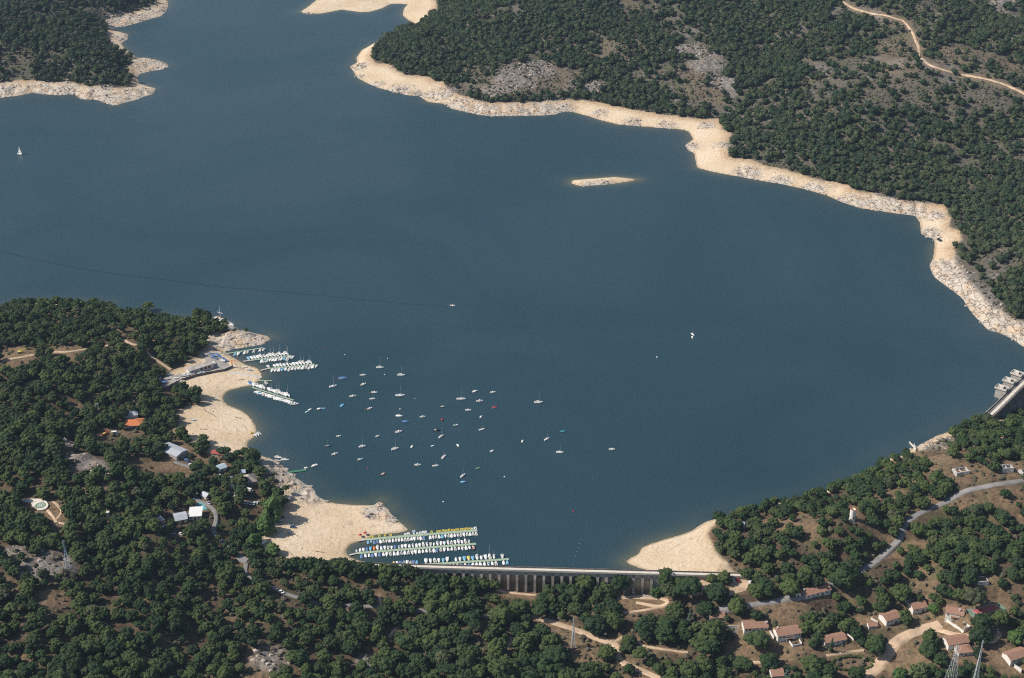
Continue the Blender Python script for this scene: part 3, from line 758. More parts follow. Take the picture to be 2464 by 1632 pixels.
lbls = {'asphalt_road': ['grey asphalt road climbing past the white tower', 'narrow grey road winding through the lakeside pines'],
        'dirt_track': ['pale dirt road below the low dam passing two signs', 'short dirt spur off the road below the dam', 'pale dirt track crossing the far hillside', 'dirt track through the left woodland to the harbour', 'footpath from the helipad', 'looping footpath beside the helipad', 'pale track at the foot of the arched dam', 'looping dirt track in front of the dam', 'short dirt track below the loop', 'side path joining the asphalt road', 'dirt path under pines below the houses', 'narrow sandy path in the foreground pines', 'short sandy path in the foreground wood', 'dirt path in front of the white houses', 'dirt lane beside the oval hedge']}
for k, (mt, wd, lb, lines) in ROADS.items():
    for i, P in enumerate(lines):
        w_ = (wd if i == 0 else 3.6) if k == 'asphalt_road' else (5.2 if i == 0 else 3.6 if i == 2 else (3.4 if i in (3, 7) else 2.4))
        ribbon(k, P, w_, mt, .22, lbls[k][i])
for i, (P, w) in enumerate(WIDE):
    ribbon('dirt_road', P, w, 'dirt', .25, ['broad dirt road curving up past the tennis court houses', 'dirt lane behind the white garden wall'][i])

def pad(name, P, mat, lift, label, kind='structure', cat=None, z=None, parent=None):
    a = np.array(P, float)
    g = ground(a[:, 0], a[:, 1])
    zz = (g[:, 2].max() if z is None else z) + lift
    c = g[:, :2].mean(0)
    mb = MB(); n = len(P)
    mb.prism([(q[0], q[1]) for q in g], min(g[:, 2].min() - 1.5, zz - 2), zz) if _ccw(g) else mb.prism([(q[0], q[1]) for q in g][::-1], min(g[:, 2].min() - 1.5, zz - 2), zz)
    o = mb.build(name, M[mat], parent)
    if parent is None: setp(o, label, cat, None, kind)
    return o, g, zz
def _ccw(g):
    x, y = g[:, 0], g[:, 1]
    return (x * np.roll(y, -1) - y * np.roll(x, -1)).sum() > 0
PADZ = {}
for k, (mt, P, lb) in PADS.items():
    nm = {'court_l': 'sports_court', 'court_g': 'tennis_court', 'quay': 'boat_yard', 'yard': 'gravel_yard', 'lay': 'turning_place', 'parking_b': 'bare_ground'}.get(k, k)
    if k.startswith('court'):
        o, g, zz = pad(nm, P, mt, .3, lb, 'thing', 'sports court')
        if k == 'court_g':
            o['label'] = 'red and green tennis court beside the tiled houses'
            c = g.mean(0); inner = c + (g - c) * .72
            mb = MB(); q = [(p[0], p[1]) for p in inner]; q = q if _ccw(inner) else q[::-1]
            mb.prism(q, zz - .2, zz + .012); mb.build('red_surface', M['redcourt'], o)
            mb = MB()
            for i in range(4):
                a_, b_ = inner[i], inner[(i + 1) % 4]
                a2, b2 = c + (a_ - c) * .92, c + (b_ - c) * .92
                mb.add([(a_[0]*.97+c[0]*.03, a_[1]*.97+c[1]*.03, zz+.02), (b_[0]*.97+c[0]*.03, b_[1]*.97+c[1]*.03, zz+.02), (b_[0]*.95+c[0]*.05, b_[1]*.95+c[1]*.05, zz+.02), (a_[0]*.95+c[0]*.05, a_[1]*.95+c[1]*.05, zz+.02)], [(0,1,2,3)])
            mb.build('court_lines', M['white'], o)
        else:
            o['label'] = 'teal surfaced sports court beside the winding road'
    else:
        o, g, zz = pad(nm, P, mt, .12, lb)
    PADZ[k] = (g, zz)

# ------------------------------------------------------------------ trees
def ico(sub):
    t = (1 + 5 ** .5) / 2
    V = [(-1,t,0),(1,t,0),(-1,-t,0),(1,-t,0),(0,-1,t),(0,1,t),(0,-1,-t),(0,1,-t),(t,0,-1),(t,0,1),(-t,0,-1),(-t,0,1)]
    V = [np.array(v) / np.linalg.norm(v) for v in V]
    F = [(0,11,5),(0,5,1),(0,1,7),(0,7,10),(0,10,11),(1,5,9),(5,11,4),(11,10,2),(10,7,6),(7,1,8),(3,9,4),(3,4,2),(3,2,6),(3,6,8),(3,8,9),(4,9,5),(2,4,11),(6,2,10),(8,6,7),(9,8,1)]
    for _ in range(sub):
        mid, NF = {}, []
        def m(a, b):
            k = (min(a, b), max(a, b))
            if k not in mid:
                v = V[a] + V[b]; V.append(v / np.linalg.norm(v)); mid[k] = len(V) - 1
            return mid[k]
        for a, b, c in F:
            ab, bc, ca = m(a, b), m(b, c), m(c, a)
            NF += [(a, ab, ca), (b, bc, ab), (c, ca, bc), (ab, bc, ca)]
        F = NF
    return np.array(V), np.array(F)
ICO0, ICO1 = ico(0), ico(1)

def crown(seed, nb, sub, tufts, flat=.62, shape='pine'):
    """crown of unit radius; bottom near z=0"""
    r = np.random.default_rng(seed)
    IV, IF = (ICO0, ICO1)[sub]
    Vs, Fs, n = [], [], 0
    if shape == 'pine':
        v = ICO1[0] * r.uniform(.9, 1.06, (len(ICO1[0]), 1)) * np.array([.76, .76, .60 * flat / .66]) + np.array([0, 0, .52 * flat])
        Vs.append(v); Fs.append(ICO1[1]); n = len(v)
    cs = []
    for k in range(nb):
        if shape == 'cone':
            h = r.uniform(0, 1) ** .8; a = r.uniform(0, 6.283); rr = (1 - h) * .75 * r.uniform(.5, 1)
            c = np.array([rr * math.cos(a), rr * math.sin(a), h * 3.2]); br = .34 * (1.15 - h)
        elif shape == 'tall':
            a = r.uniform(0, 6.283); h = r.uniform(-1, 1); rr = math.sqrt(1 - h * h) * .78 * r.uniform(.6, 1)
            c = np.array([rr * math.cos(a), rr * math.sin(a), (h * .95 + 1.0) * .86]); br = r.uniform(.26, .42)
        else:
            # points spread over an uneven dome
            t = (k + .5) / nb; a = k * 2.39996 + r.uniform(-.35, .35)
            ph = math.acos(1 - 1.25 * t); rr = math.sin(min(ph, 1.75)) * .74 * r.uniform(.74, 1.14)
            c = np.array([rr * math.cos(a), rr * math.sin(a), (math.cos(ph) * .75 + .55) * flat * r.uniform(.85, 1.15)]); br = r.uniform(.17, .34)
        v = IV * (1 + r.uniform(-.2, .2, (len(IV), 1))) * br
        v = v * np.array([1, 1, .8])
        Vs.append(v + c); Fs.append(IF + n); n += len(v); cs.append((c, br))
    for k in range(tufts):
        c, br = cs[r.integers(len(cs))]
        d = r.normal(size=3); d /= np.linalg.norm(d); d[2] = abs(d[2]) * .9 + .05
        p = c + d * br * np.array([1, 1, .85]) * r.uniform(.9, 1.15)
        q = r.normal(size=(3, 3)) * (.10 if sub else .14)
        Vs.append(p + q); Fs.append(np.array([[0, 1, 2]]) + n); n += 3
    return np.vstack(Vs), np.vstack(Fs)

def trunk(seed, h, rad, spread, n=6):
    mb = MB(); r = random.Random(seed)
    lean = r.uniform(-.06, .06) * h, r.uniform(-.06, .06) * h
    m_ = (lean[0] * .6, lean[1] * .6, h * .6)
    mb.tube((0, 0, -.8), m_, rad, rad * .75, n)
    mb.tube(m_, (lean[0], lean[1], h), rad * .75, rad * .5, n)
    for k in range(4):
        a = k * 1.57 + r.uniform(-.5, .5)
        mb.tube(m_, (lean[0] + math.cos(a) * spread, lean[1] + math.sin(a) * spread, h * r.uniform(1.0, 1.12)), rad * .4, rad * .15, 4)
    return mb

# every tree: x, y, z, radius, crown base height, kind
HAND = [  # crown centre px, crown width px, kind, label
 (1405,1392,62,'p','big round pine covering the arches near the middle of the low dam'),
 (1491,1396,54,'p','broad dark pine standing left of the two open arches near the dam end'),
 (1600,1383,54,'p','tall round pine before the right end of the low dam, against the pale beach'),
 (1576,1418,30,'b','bright green broadleaf tree at the foot of the dam beside the looping track'),
 (1609,1417,50,'u','flat topped umbrella pine in front of the dam, left one of a touching pair'),
 (1657,1406,64,'u','wide flat topped umbrella pine with a bare trunk in front of the dam'),
 (1713,1389,30,'p','small rounded pine at the right end of the dam, left of the parked cars'),
 (1742,1384,38,'p','rounded pine hiding the dam wall just left of the parked cars'),
 (1798,1377,34,'p','lone round pine at the right end of the dam crest'),
 (1723,1420,62,'p','spreading pine between the car park and the umbrella pines'),
 (1699,1461,46,'p','round pine beside the dark blue-green fir'),
 (1661,1479,22,'c','pointed blue-green fir among the rounded pines below the dam'),
 (1772,1452,50,'p','large pine at the left end of the asphalt road'),
 (1820,1416,44,'p','pine just right of the sandy car park'),(1842,1408,50,'p','dense pine behind the car park on the slope'),
 (1901,1408,50,'p','broad pine above the asphalt road and the long tiled house'),
 (1822,1534,58,'u','umbrella pine with a tall bare trunk in front of the first white house'),
 (1789,1591,44,'p','round pine beside the dirt path in front of the white houses'),
 (1849,1586,50,'p','wide low pine between the path and the second white house'),
 (1712,1525,68,'p','very wide pine left of the first white house'),
 (1697,1554,54,'u','umbrella pine with a bare trunk below the very wide pine'),
 (1539,1569,42,'u','low umbrella pine just right of the road bend'),(1513,1606,32,'p','small pine beside the grey slab of road at the bottom edge'),
 (1600,1520,56,'p','wide pine in the group right of the second sign'),(1552,1505,48,'p','pine above the path in the group right of the second sign'),(1642,1523,38,'p','narrower pine in the middle of the group right of the second sign'),
 (1693,1604,50,'p','pine near the bottom edge left of the dirt path to the houses'),(1657,1611,50,'p','low spreading pine at the bottom edge left of the houses'),
 (1895,1615,24,'c','pointed conifer at the bottom edge beside the tiled roof'),(1912,1606,18,'p','small dark round bush tree next to the pointed conifer'),(1954,1593,50,'p','broad pine left of the oval hedge'),
 (1461,1567,44,'p','lone round pine in the bend of the dirt road'),(1432,1499,56,'p','big round pine right of the lattice pylon'),(1478,1488,50,'p','pine behind the second white sign'),
 (1443,1462,32,'p','small pine above the lattice pylon'),(1298,1466,36,'u','small umbrella pine where the asphalt turns to dirt'),(1250,1455,48,'p','pine left of the road start with an open gap beside it'),
 (1204,1475,64,'p','massive rounded pine left of the dirt road start'),(1243,1510,38,'p','round pine standing alone left of the lattice pylon'),(1134,1483,42,'p','round pine above the forked white trunks'),
 (1142,1499,36,'u','pine with two pale forked trunks'),(1074,1483,36,'p','compact pine by the asphalt road left of the forked pine'),(1099,1457,40,'p','pine behind the asphalt road near the massive rounded pine'),(1061,1452,28,'p','small pine above the asphalt road'),
 (1259,1542,60,'p','wide pine above the sandy clearing in the foreground wood'),(1197,1553,54,'p','wide pine left of the short sandy path'),(1327,1549,58,'p','large pine left of the foot of the lattice pylon'),
 (1336,1586,86,'p','largest pine crown, left of the grassy clearing under the pylon'),(1257,1591,28,'u','small umbrella pine with visible trunk in the foreground clearing'),
 (1204,1606,60,'p','big pine near the bottom edge left of the grassy clearing'),(1149,1613,46,'p','round pine at the bottom edge between two bigger ones'),(1120,1593,54,'p','pine with a double crown near the bottom edge'),
 (1077,1606,40,'u','round topped pine on a straight trunk at the bottom edge'),(1008,1586,48,'p','dense pine right of the bare brown slope'),(1276,1628,50,'p','pine cut by the bottom edge below the small umbrella pine'),
 (1366,1626,56,'p','pine cut by the bottom edge below the largest crown'),(1417,1619,62,'p','wide pine cut by the bottom edge below the sandy bank'),(1178,1527,40,'p','dark pine above the short sandy path'),
 (2106,1551,50,'p','round pine left of the broad dirt road'),(2236,1531,44,'p','upper of two stacked pines inside the dirt road curve'),(2234,1560,50,'p','lower of two stacked pines inside the dirt road curve'),
 (2339,1430,64,'u','very wide umbrella pine in front of the ruined white house'),(2361,1494,54,'p','round pine right of the white garden wall'),(2405,1481,50,'p','pine overhanging the right end of the tennis court'),
 (2355,1523,58,'p','wide pine behind the lane of the garden wall'),(2041,1501,48,'p','pine above the house with side walls'),(2071,1446,30,'u','slim umbrella pine on a tall pale trunk on the grass slope'),
 (2164,1422,50,'p','large pine in the wood above the row of tiled houses'),(2027,1382,78,'p','biggest pine crown beside the bend of the asphalt road'),(2289,1389,34,'p','rounded pine left of the ruined white house'),
 (2313,1312,30,'p','light green round pine in the right hand wood'),(2060,1615,42,'p','round pine inside the oval hedge'),(1999,1549,16,'y','slim dark cypress against the tiled house wall'),
 (2245,1457,32,'b','bright broadleaf tree between two tiled houses'),(2164,1619,40,'b','light green broadleaf tree beside the dirt road at the bottom edge'),(2212,1606,56,'b','spreading light green tree at the bottom edge right of the dirt road'),(2443,1527,40,'b','light green tree at the right edge near the last house'),
 (540,1081,32,'u','umbrella pine at the edge of the upper beach, left of the small one'),(572,1088,22,'u','small umbrella pine on the beach edge'),(607,1094,40,'p','dense pine on the point between the beach and the rocky shore'),
 (688,1171,20,'u','small lone pine on the rocky shore'),(420,1021,18,'u','slim pine at the back of the upper beach'),
 (657,1215,52,'t','large bright green poplar at the back of the lower beach'),(642,1251,42,'t','bright green poplar just below the large one'),(612,1292,36,'t','bright green poplar left of the parked cars'),(657,1313,36,'b','light green tree at the foot of the lower beach'),
 (477,751,28,'p','tall pine left of the ship shaped building'),(498,757,28,'p','dark pine touching the ship shaped building'),(537,772,26,'p','pine in front of the ship shaped building'),(592,791,10,'p','tiny tree on the rocky tip'),
 (357,733,26,'u','lone umbrella pine standing out against the water'),(713,1349,36,'p','round pine at the left end of the low dam'),(749,1346,26,'p','smaller pine against the lower beach beside the dam'),(777,1354,26,'p','third pine from the left end of the low dam'),(823,1357,48,'p','wide pine where the lower beach meets the dam'),
]
GXYZ = []
rows = []
def s_at(x, y, z): return FPX / (y * CD - (z - CAM_H) * SD)
HC = {'p': .75, 'u': 1.15, 'b': .9, 't': 1.35, 'c': 1.9, 'y': 2.2}
for (px, py, wpx, kd, lb) in HAND:
    g = gpt(px, py)
    s = s_at(*g); rad = wpx / s / 2
    hc = rad * HC[kd] + 2.6 if kd != 'c' else rad * 1.6
    dep = DEP + math.atan((py - CY) / FPX)
    g = gpt(px, py + hc * s * math.cos(dep))
    rows.append([g[0], g[1], g[2], rad, kd, lb])
hand_n = len(rows)

# automatic fill: jittered candidates over all wooded ground
def candidates(spacing, y0, y1, seed):
    r = np.random.default_rng(seed)
    X, Y = np.meshgrid(np.arange(-1150, 1150, spacing), np.arange(y0, y1, spacing * .9))
    X = X + (np.arange(X.shape[0]) % 2)[:, None] * spacing * .5
    X = (X + r.uniform(-.42, .42, X.shape) * spacing).ravel(); Y = (Y + r.uniform(-.42, .42, Y.shape) * spacing).ravel()
    return X, Y, r
DENS = [(1850,340,160,70,1.5),(2100,420,160,50,1.5),(2330,560,50,60,2.2),(2400,460,90,90,1.5),(1560,240,80,25,1.7),(2430,720,50,50,1.6),(150,60,140,60,1.4),(550,1130,60,50,.75),(470,1240,50,35,.7),(1500,130,90,45,.45),(1280,205,110,30,.25),(1690,200,60,50,.35),(2150,140,100,60,.35),(2330,150,120,70,.45),(2200,60,150,50,.6),(2300,30,150,40,.6),(1850,60,120,40,.8),(2050,240,120,60,.75),(2150,260,90,60,.5),(2250,300,90,60,.6),(2420,620,40,50,.4),(2400,650,50,60,.5),(2380,270,90,50,.6),(30,140,50,35,.35),(60,120,60,20,.5),(1000,120,140,60,1.5),(1150,60,200,60,1.4),
        (1900,1280,110,50,.8),(2270,1130,90,50,.8),(2330,1200,110,40,.8),(700,1500,80,50,.6),(620,1590,60,40,.25),(860,1530,60,40,.7),(1100,1560,80,30,.7),(1450,1600,60,40,.3),(1870,1470,60,30,.3),(1900,1570,90,40,.35),(2150,1460,100,20,.5),(2400,1580,60,40,.35),(2120,1590,60,40,.2),(280,1460,50,30,.6),(430,1560,40,40,.5),(90,1200,70,40,.5),(250,1180,60,40,.6)]
def density(px, py, x, y):
    d = np.ones(px.shape)
    for a, b, rx, ry, m in DENS:
        d *= 1 + (m - 1) * np.exp(-((px - a) / rx) ** 2 - ((py - b) / ry) ** 2)
    return d
def gen(spacing, y0, y1, seed, far):
    X, Y, r = candidates(spacing, y0, y1, seed)
    vd = samp(vdist, X, Y)
    isC = samp(((inA | inC) * 1.0), X, Y) > .5
    Z = height(X, Y)
    px, py = proj(X, Y, Z)
    s = s_at(X, Y, Z)
    rad = (2.7 + 2.9 * r.uniform(0, 1, X.shape) ** 1.4 if not far else 2.6 + 3.2 * r.uniform(0, 1, X.shape) ** 1.2) * (1 + .18 * (fbm(X, Y, 60, 2, 4) - .5) * 2)
    hc = rad * .75 + 2.4
    up = hc * s * .84
    ok = (vd > .4) & (isC if far else ~isC) & (px > -260) & (px < 2724) & (py > -40) & (py < 1760)
    cl = in_mask(cmask, px, py) | in_mask(cmask, px, py - up) | in_mask(cmask, px, py - up - rad * s * .45)
    nz = fbm(X, Y, 38 if not far else 55, 3, 61)
    nz2 = fbm(X, Y, 16, 2, 62)
    d = density(px, py, X, Y)
    base = (1.0 - .36 * smooth(.57, .68, nz) - .2 * smooth(.62, .7, nz2)) if not far else (.97 - .62 * smooth(.54, .63, nz) - .3 * smooth(.60, .7, nz2))
    d = d * (1 - .72 * samp_mask(softf, px, py))
    acc = r.uniform(0, 1, X.shape) < base * d
    td, nd = dam_coords(X, Y)
    nodam = (td > -3) & (td < DAM_L + 3) & (nd > -6) & (nd < 7.5)
    rk = samp(rockr, X, Y)
    k = ok & ~cl & acc & ~nodam & (rk < .45)
    return np.stack([X[k], Y[k], Z[k], rad[k]], 1)
near = gen(7.0, 520, 1500, 3, False)
farT = gen(6.3, 1000, 2700, 5, True)
hx = np.array([[q[0], q[1], q[3]] for q in rows])
dd = np.sqrt((near[:, None, 0] - hx[None, :, 0]) ** 2 + (near[:, None, 1] - hx[None, :, 1]) ** 2)
near = near[(dd > hx[None, :, 2] * .75 + near[:, 3:4] * .45).all(1)]
# also keep clear of what hand-placed labels say is open: nothing more to do
sil = []
for ln in ([p for p in VG_D if p[0] < 585][:14], [p for p in VG_E if 1738 <= p[0] <= 2200 and p[1] < 1300], [(2292,1050),(2300,1042),(2319,1029),(2340,1018),(2385,1011)]):
    w_ = W(ln, 4.0)
    for a_, b_ in zip(w_[:-1], w_[1:]):
        for k in range(max(1, int(np.hypot(*(b_ - a_)) / 4.6))):
            p_ = a_ + (b_ - a_) * (k + rng.uniform(-.2, .2)) / max(1, int(np.hypot(*(b_ - a_)) / 4.6)) + rng.normal(0, 1.2, 2)
            sil.append([p_[0], p_[1] - rng.uniform(-1, 3), 0, rng.uniform(3.0, 4.9)])
for t_ in np.arange(2, dam_coords(*unproj(1008, 1367, 2.0))[0], 5.2):
    p_ = _pl + DAMT * (t_ + rng.uniform(-1.2, 1.2)) + DAMN * rng.uniform(5.0, 6.6)
    sil.append([p_[0], p_[1], 0, rng.uniform(4.4, 5.8)])
for a_, b_, w_ in [(1030,1386,40),(1062,1391,44),(1098,1396,42),(1132,1396,44),(1163,1398,40),(1188,1402,34),(1320,1420,44),(1352,1413,40),(1384,1419,50),(1440,1424,42),(1456,1409,34),(1312,1434,40),(1640,1402,34)]:
    g_ = gpt(a_, b_); s_ = s_at(*g_); r_ = w_ / s_ / 2; g_ = gpt(a_, b_ + (r_ * .75 + 2.4) * s_ * .8)
    sil.append([g_[0], g_[1], 0, r_])
sil = np.array(sil); sil[:, 2] = height(sil[:, 0], sil[:, 1])
Xg, Yg, rg = candidates(5.6, 560, 900, 71)
Zg = height(Xg, Yg); pg, qg = proj(Xg, Yg, Zg)
kg = (pg > 1740) & (pg < 2520) & (qg > 1440) & (qg < 1680) & (rg.uniform(0, 1, Xg.shape) < .34) & ~in_mask(cmask, pg, qg) & ~in_mask(cmask, pg, qg - 12)
gard = np.stack([Xg, Yg, Zg, rg.uniform(1.4, 2.6, Xg.shape)], 1)[kg]
gard = gard[(np.sqrt((gard[:, None, 0] - near[None, :, 0]) ** 2 + (gard[:, None, 1] - near[None, :, 1]) ** 2) > near[None, :, 3] * .8).all(1)]
gardn = len(gard)
near = np.vstack([near, sil])
npx, npy = proj(near[:, 0], near[:, 1], near[:, 2])
vis = (npx > -15) & (npx < 2480) & (npy - 30 < 1632)
order = np.argsort(-(npy * vis))
N_IND = 300 - hand_n
ind = near[order[:N_IND]]
rest = np.vstack([near[order[N_IND:]], gard])
print('trees near', len(near), 'far', len(farT), 'hand', hand_n)

PROT = {}
def proto_mesh(kd, i):
    if kd in 'p':
        V, F = crown(100 + i, 38, 1, 220, .66 + .05 * (i % 3))
    elif kd == 'u':
        V, F = crown(200 + i, 24, 1, 140, .42)
    elif kd == 'b':
        V, F = crown(300 + i, 30, 1, 260, .9)
    elif kd == 't':
        V, F = crown(400 + i, 44, 1, 320, shape='tall')
    elif kd == 'c':
        V, F = crown(500 + i, 40, 1, 160, shape='cone')
    else:
        V, F = crown(600 + i, 40, 1, 120, shape='cone'); V[:, 2] *= 1.5
    mk = {'p': 'pine', 'u': 'pine', 'b': 'poplar', 't': 'poplar', 'c': 'conifer', 'y': 'pine'}[kd]
    return np_mesh('crown', V, F, [M[mk]])
NV = {'p': 9, 'u': 3, 'b': 3, 't': 2, 'c': 1, 'y': 1}
for kd, n in NV.items():
    for i in range(n):
        PROT[kd, i] = proto_mesh(kd, i)
TRK = {}
for kd, h in (('p', 1.0), ('u', 1.0), ('b', 1.0), ('t', 1.0), ('c', 1.0), ('y', 1.0)):
    for i in range(2):
        mb = trunk(i * 7 + 3, 1.0, .07 if kd != 'u' else .05, .35)
        o = mb.build('trunk', M['bark']); TRK[kd, i] = o.data; bpy.data.objects.remove(o)

def plant(x, y, z, rad, kd, label, group=None):
    name = {'p': 'pine_tree', 'u': 'pine_tree', 'b': 'broadleaf_tree', 't': 'poplar_tree', 'c': 'fir_tree', 'y': 'cypress_tree'}[kd]
    e = empty(name, (x, y, z), RSEED.uniform(0, 6.28))
    cb = {'p': 1.4 + rad * .22, 'u': 2.0 + rad * .75, 'b': 1.0 + rad * .1, 't': .6, 'c': .3, 'y': .2}[kd]
    t = link('trunk', TRK[kd, RSEED.randrange(2)], e)
    hh = cb + rad * (.5 if kd != 'c' else 2)
    t.scale = (rad * .95, rad * .95, hh)
    c = link('crown', PROT[kd, RSEED.randrange(NV[kd])], e)
    c.location = (0, 0, cb)
    q = rad * 1.02
    c.scale = (q * RSEED.uniform(.85, 1.12), q * RSEED.uniform(.85, 1.12), q * RSEED.uniform(.85, 1.2))
    setp(e, label, 'tree', group)
    return e
for x, y, z, rad, kd, lb in rows:
    plant(x, y, z, rad, kd, lb, 'trees picked out around the dam, houses and beaches')

def zone(px, py):
    if px < 420: return 'dark green rounded pine in the dense wood at the bottom left corner'
    if px < 800: return 'dark green rounded pine in the foreground wood below the road with the white car'
    if px < 1150: return 'dark green rounded pine in the foreground wood left of the forked trunk pine'
    if px < 1500: return 'rounded pine around the foreground clearing near the lattice pylon'
    if px < 1900: return 'rounded pine in the foreground grove left of the white houses'
    return 'rounded pine scattered among the tiled houses at bottom right'
for x, y, z, rad in ind:
    px, py = proj(x, y, z)
    lb = zone(px, py)
    plant(x, y, z, rad, 'p', lb, 'pines of the foreground woods, ' + lb.split(' in the ')[-1].split(' around ')[-1][:40])

def merged(name, T, nb, tufts, mat, label, nvar=8, hb=1.4, sub=0):
    vs, fs, mi, ti, n = [], [], [], [], 0
    protos = [crown(900 + i, nb, sub, tufts, .68) for i in range(nvar)]
    tv = np.array([(-.5,-.5,0),(.5,-.5,0),(.5,.5,0),(-.5,.5,0),(-.3,-.3,1),(.3,-.3,1),(.3,.3,1),(-.3,.3,1)])
    tf = np.array([(0,1,5),(0,5,4),(1,2,6),(1,6,5),(2,3,7),(2,7,6),(3,0,4),(3,4,7)])
    r = np.random.default_rng(17)
    for k in range(len(T)):
        x, y, z, rad = T[k]
        V, F = protos[r.integers(nvar)]
        a = r.uniform(0, 6.283); ca, sa = math.cos(a), math.sin(a)
        q = V * np.array([rad * r.uniform(.9, 1.1), rad * r.uniform(.9, 1.1), rad * r.uniform(.9, 1.25)])
        q = np.stack([q[:, 0] * ca - q[:, 1] * sa, q[:, 0] * sa + q[:, 1] * ca, q[:, 2]], 1)
        cb = hb + rad * .2
        vs.append(q + np.array([x, y, z + cb])); fs.append(F + n); mi.append(np.zeros(len(F), int)); n += len(q)
        tq = tv * np.array([rad * .12, rad * .12, cb + rad * .5 + .8]) + np.array([x, y, z - .8])
        vs.append(tq); fs.append(tf + n); mi.append(np.ones(len(tf), int)); n += 8
        ti.append(np.full(len(q) + 8, r.random()))
    me = np_mesh(name, np.vstack(vs), np.vstack(fs), [M[mat], M['bark']], np.concatenate(mi))
    at = me.attributes.new('tint', 'FLOAT', 'POINT'); at.data.foreach_set('value', np.concatenate(ti).astype(np.float32))
    return setp(link(name, me), label, None, None, 'stuff')
merged('woodland', rest, 16, 80, 'pine', 'dense pine woods beyond the nearest trees on both near banks', sub=1)
merged('distant_woodland', farT, 9, 45, 'farpine', 'far off pine woods on the hills across the water')

# scrub: low bushes no one could count
def scrub():
    X, Y, r = candidates(4.2, 560, 2600, 23)
    vd = samp(vdist, X, Y); Z = height(X, Y); px, py = proj(X, Y, Z)
    isC = samp(((inA | inC) * 1.0), X, Y) > .5
    nz = fbm(X, Y, 30, 3, 81)
    acc = r.uniform(0, 1, X.shape) < np.where(isC, .70, .55) * smooth(.26, .52, nz)
    road = in_mask(blur(np.logical_or.reduce([line_mask(P, 6) for k in ROADS for P in ROADS[k][3]] + [line_mask(P, 16) for P, w in WIDE] + [poly_mask(v[1]) for v in PADS.values()] + [poly_mask(CLEAR[0])]), 1) > .1, px, py)
    td, nd = dam_coords(X, Y)
    k = (vd > 1.0) & acc & ~road & (px > -150) & (px < 2620) & (py > -30) & (py < 1700) & ~((td > -3) & (td < DAM_L + 3) & (nd > -4) & (nd < 8))
    X, Y, Z = X[k], Y[k], Z[k]; n = len(X)
    rad = r.uniform(.5, 1.5, n) * np.where(isC[k], 1.3, 1.25)
    IV, IF = ICO0
    jit = r.uniform(.65, 1.25, (n, len(IV), 1))
    V = IV[None] * jit * rad[:, None, None] * np.array([1, 1, .75]) + np.stack([X, Y, Z + rad * .35], 1)[:, None]
    F = IF[None] + (np.arange(n) * len(IV))[:, None, None]
    print('scrub', n)
    kb = (~isC[k]) & (r.uniform(0, 1, n) < .14)
    xb, yb, zb = X[kb], Y[kb], Z[kb]; m_ = len(xb); rb = r.uniform(1.1, 2.5, m_)
    V2 = (ICO1[0][None] * r.uniform(.7, 1.2, (m_, len(ICO1[0]), 1)) * rb[:, None, None] * np.array([1, 1, .7]) + np.stack([xb, yb, zb + rb * .35], 1)[:, None]).reshape(-1, 3)
    F2 = (ICO1[1][None] + (np.arange(m_) * len(ICO1[0]))[:, None, None]).reshape(-1, 3) + n * len(IV)
    V = np.vstack([V.reshape(-1, 3), V2]); F = np.vstack([F.reshape(-1, 3), F2])
    setp(link('scrub', np_mesh('scrub', V.reshape(-1, 3), F.reshape(-1, 3), [M['scrub']])), 'low grey-green scrub and bushes between the trees', None, None, 'stuff')
scrub()

# loose stones on the rocky banks
M['stone'] = simple('granite', (.44, .375, .31), .9, .25, .4)
def stones():
    X, Y, r = candidates(3.4, 620, 2500, 29)
    rk = samp(rockr, X, Y); sd = samp(sdist, X, Y); Z = height(X, Y); px, py = proj(X, Y, Z)
    acc = r.uniform(0, 1, X.shape) < smooth(.15, .6, rk) * .20 + .010 * (samp(vdist, X, Y) < 0)
    k = (sd > -1.5) & acc & (px > -60) & (px < 2520) & (py > -20) & (py < 1650)
    X, Y, Z = X[k], Y[k], Z[k]; n = len(X)
    rad = r.uniform(.4, 1.7, n) * np.where(rk[k] > .3, 1.2, .5)
    IV, IF = ICO0
    V = IV[None] * r.uniform(.6, 1.2, (n, len(IV), 1)) * rad[:, None, None] * np.stack([r.uniform(.8, 1.5, n), r.uniform(.7, 1.2, n), r.uniform(.45, .8, n)], 1)[:, None] + np.stack([X, Y, Z + rad * .1], 1)[:, None]
    F = IF[None] + (np.arange(n) * len(IV))[:, None, None]
    print('stones', n)
    setp(link('rocks', np_mesh('rocks', V.reshape(-1, 3), F.reshape(-1, 3), [M['stone']])), 'granite boulders and loose stones along the rocky banks', None, None, 'stuff')
stones()

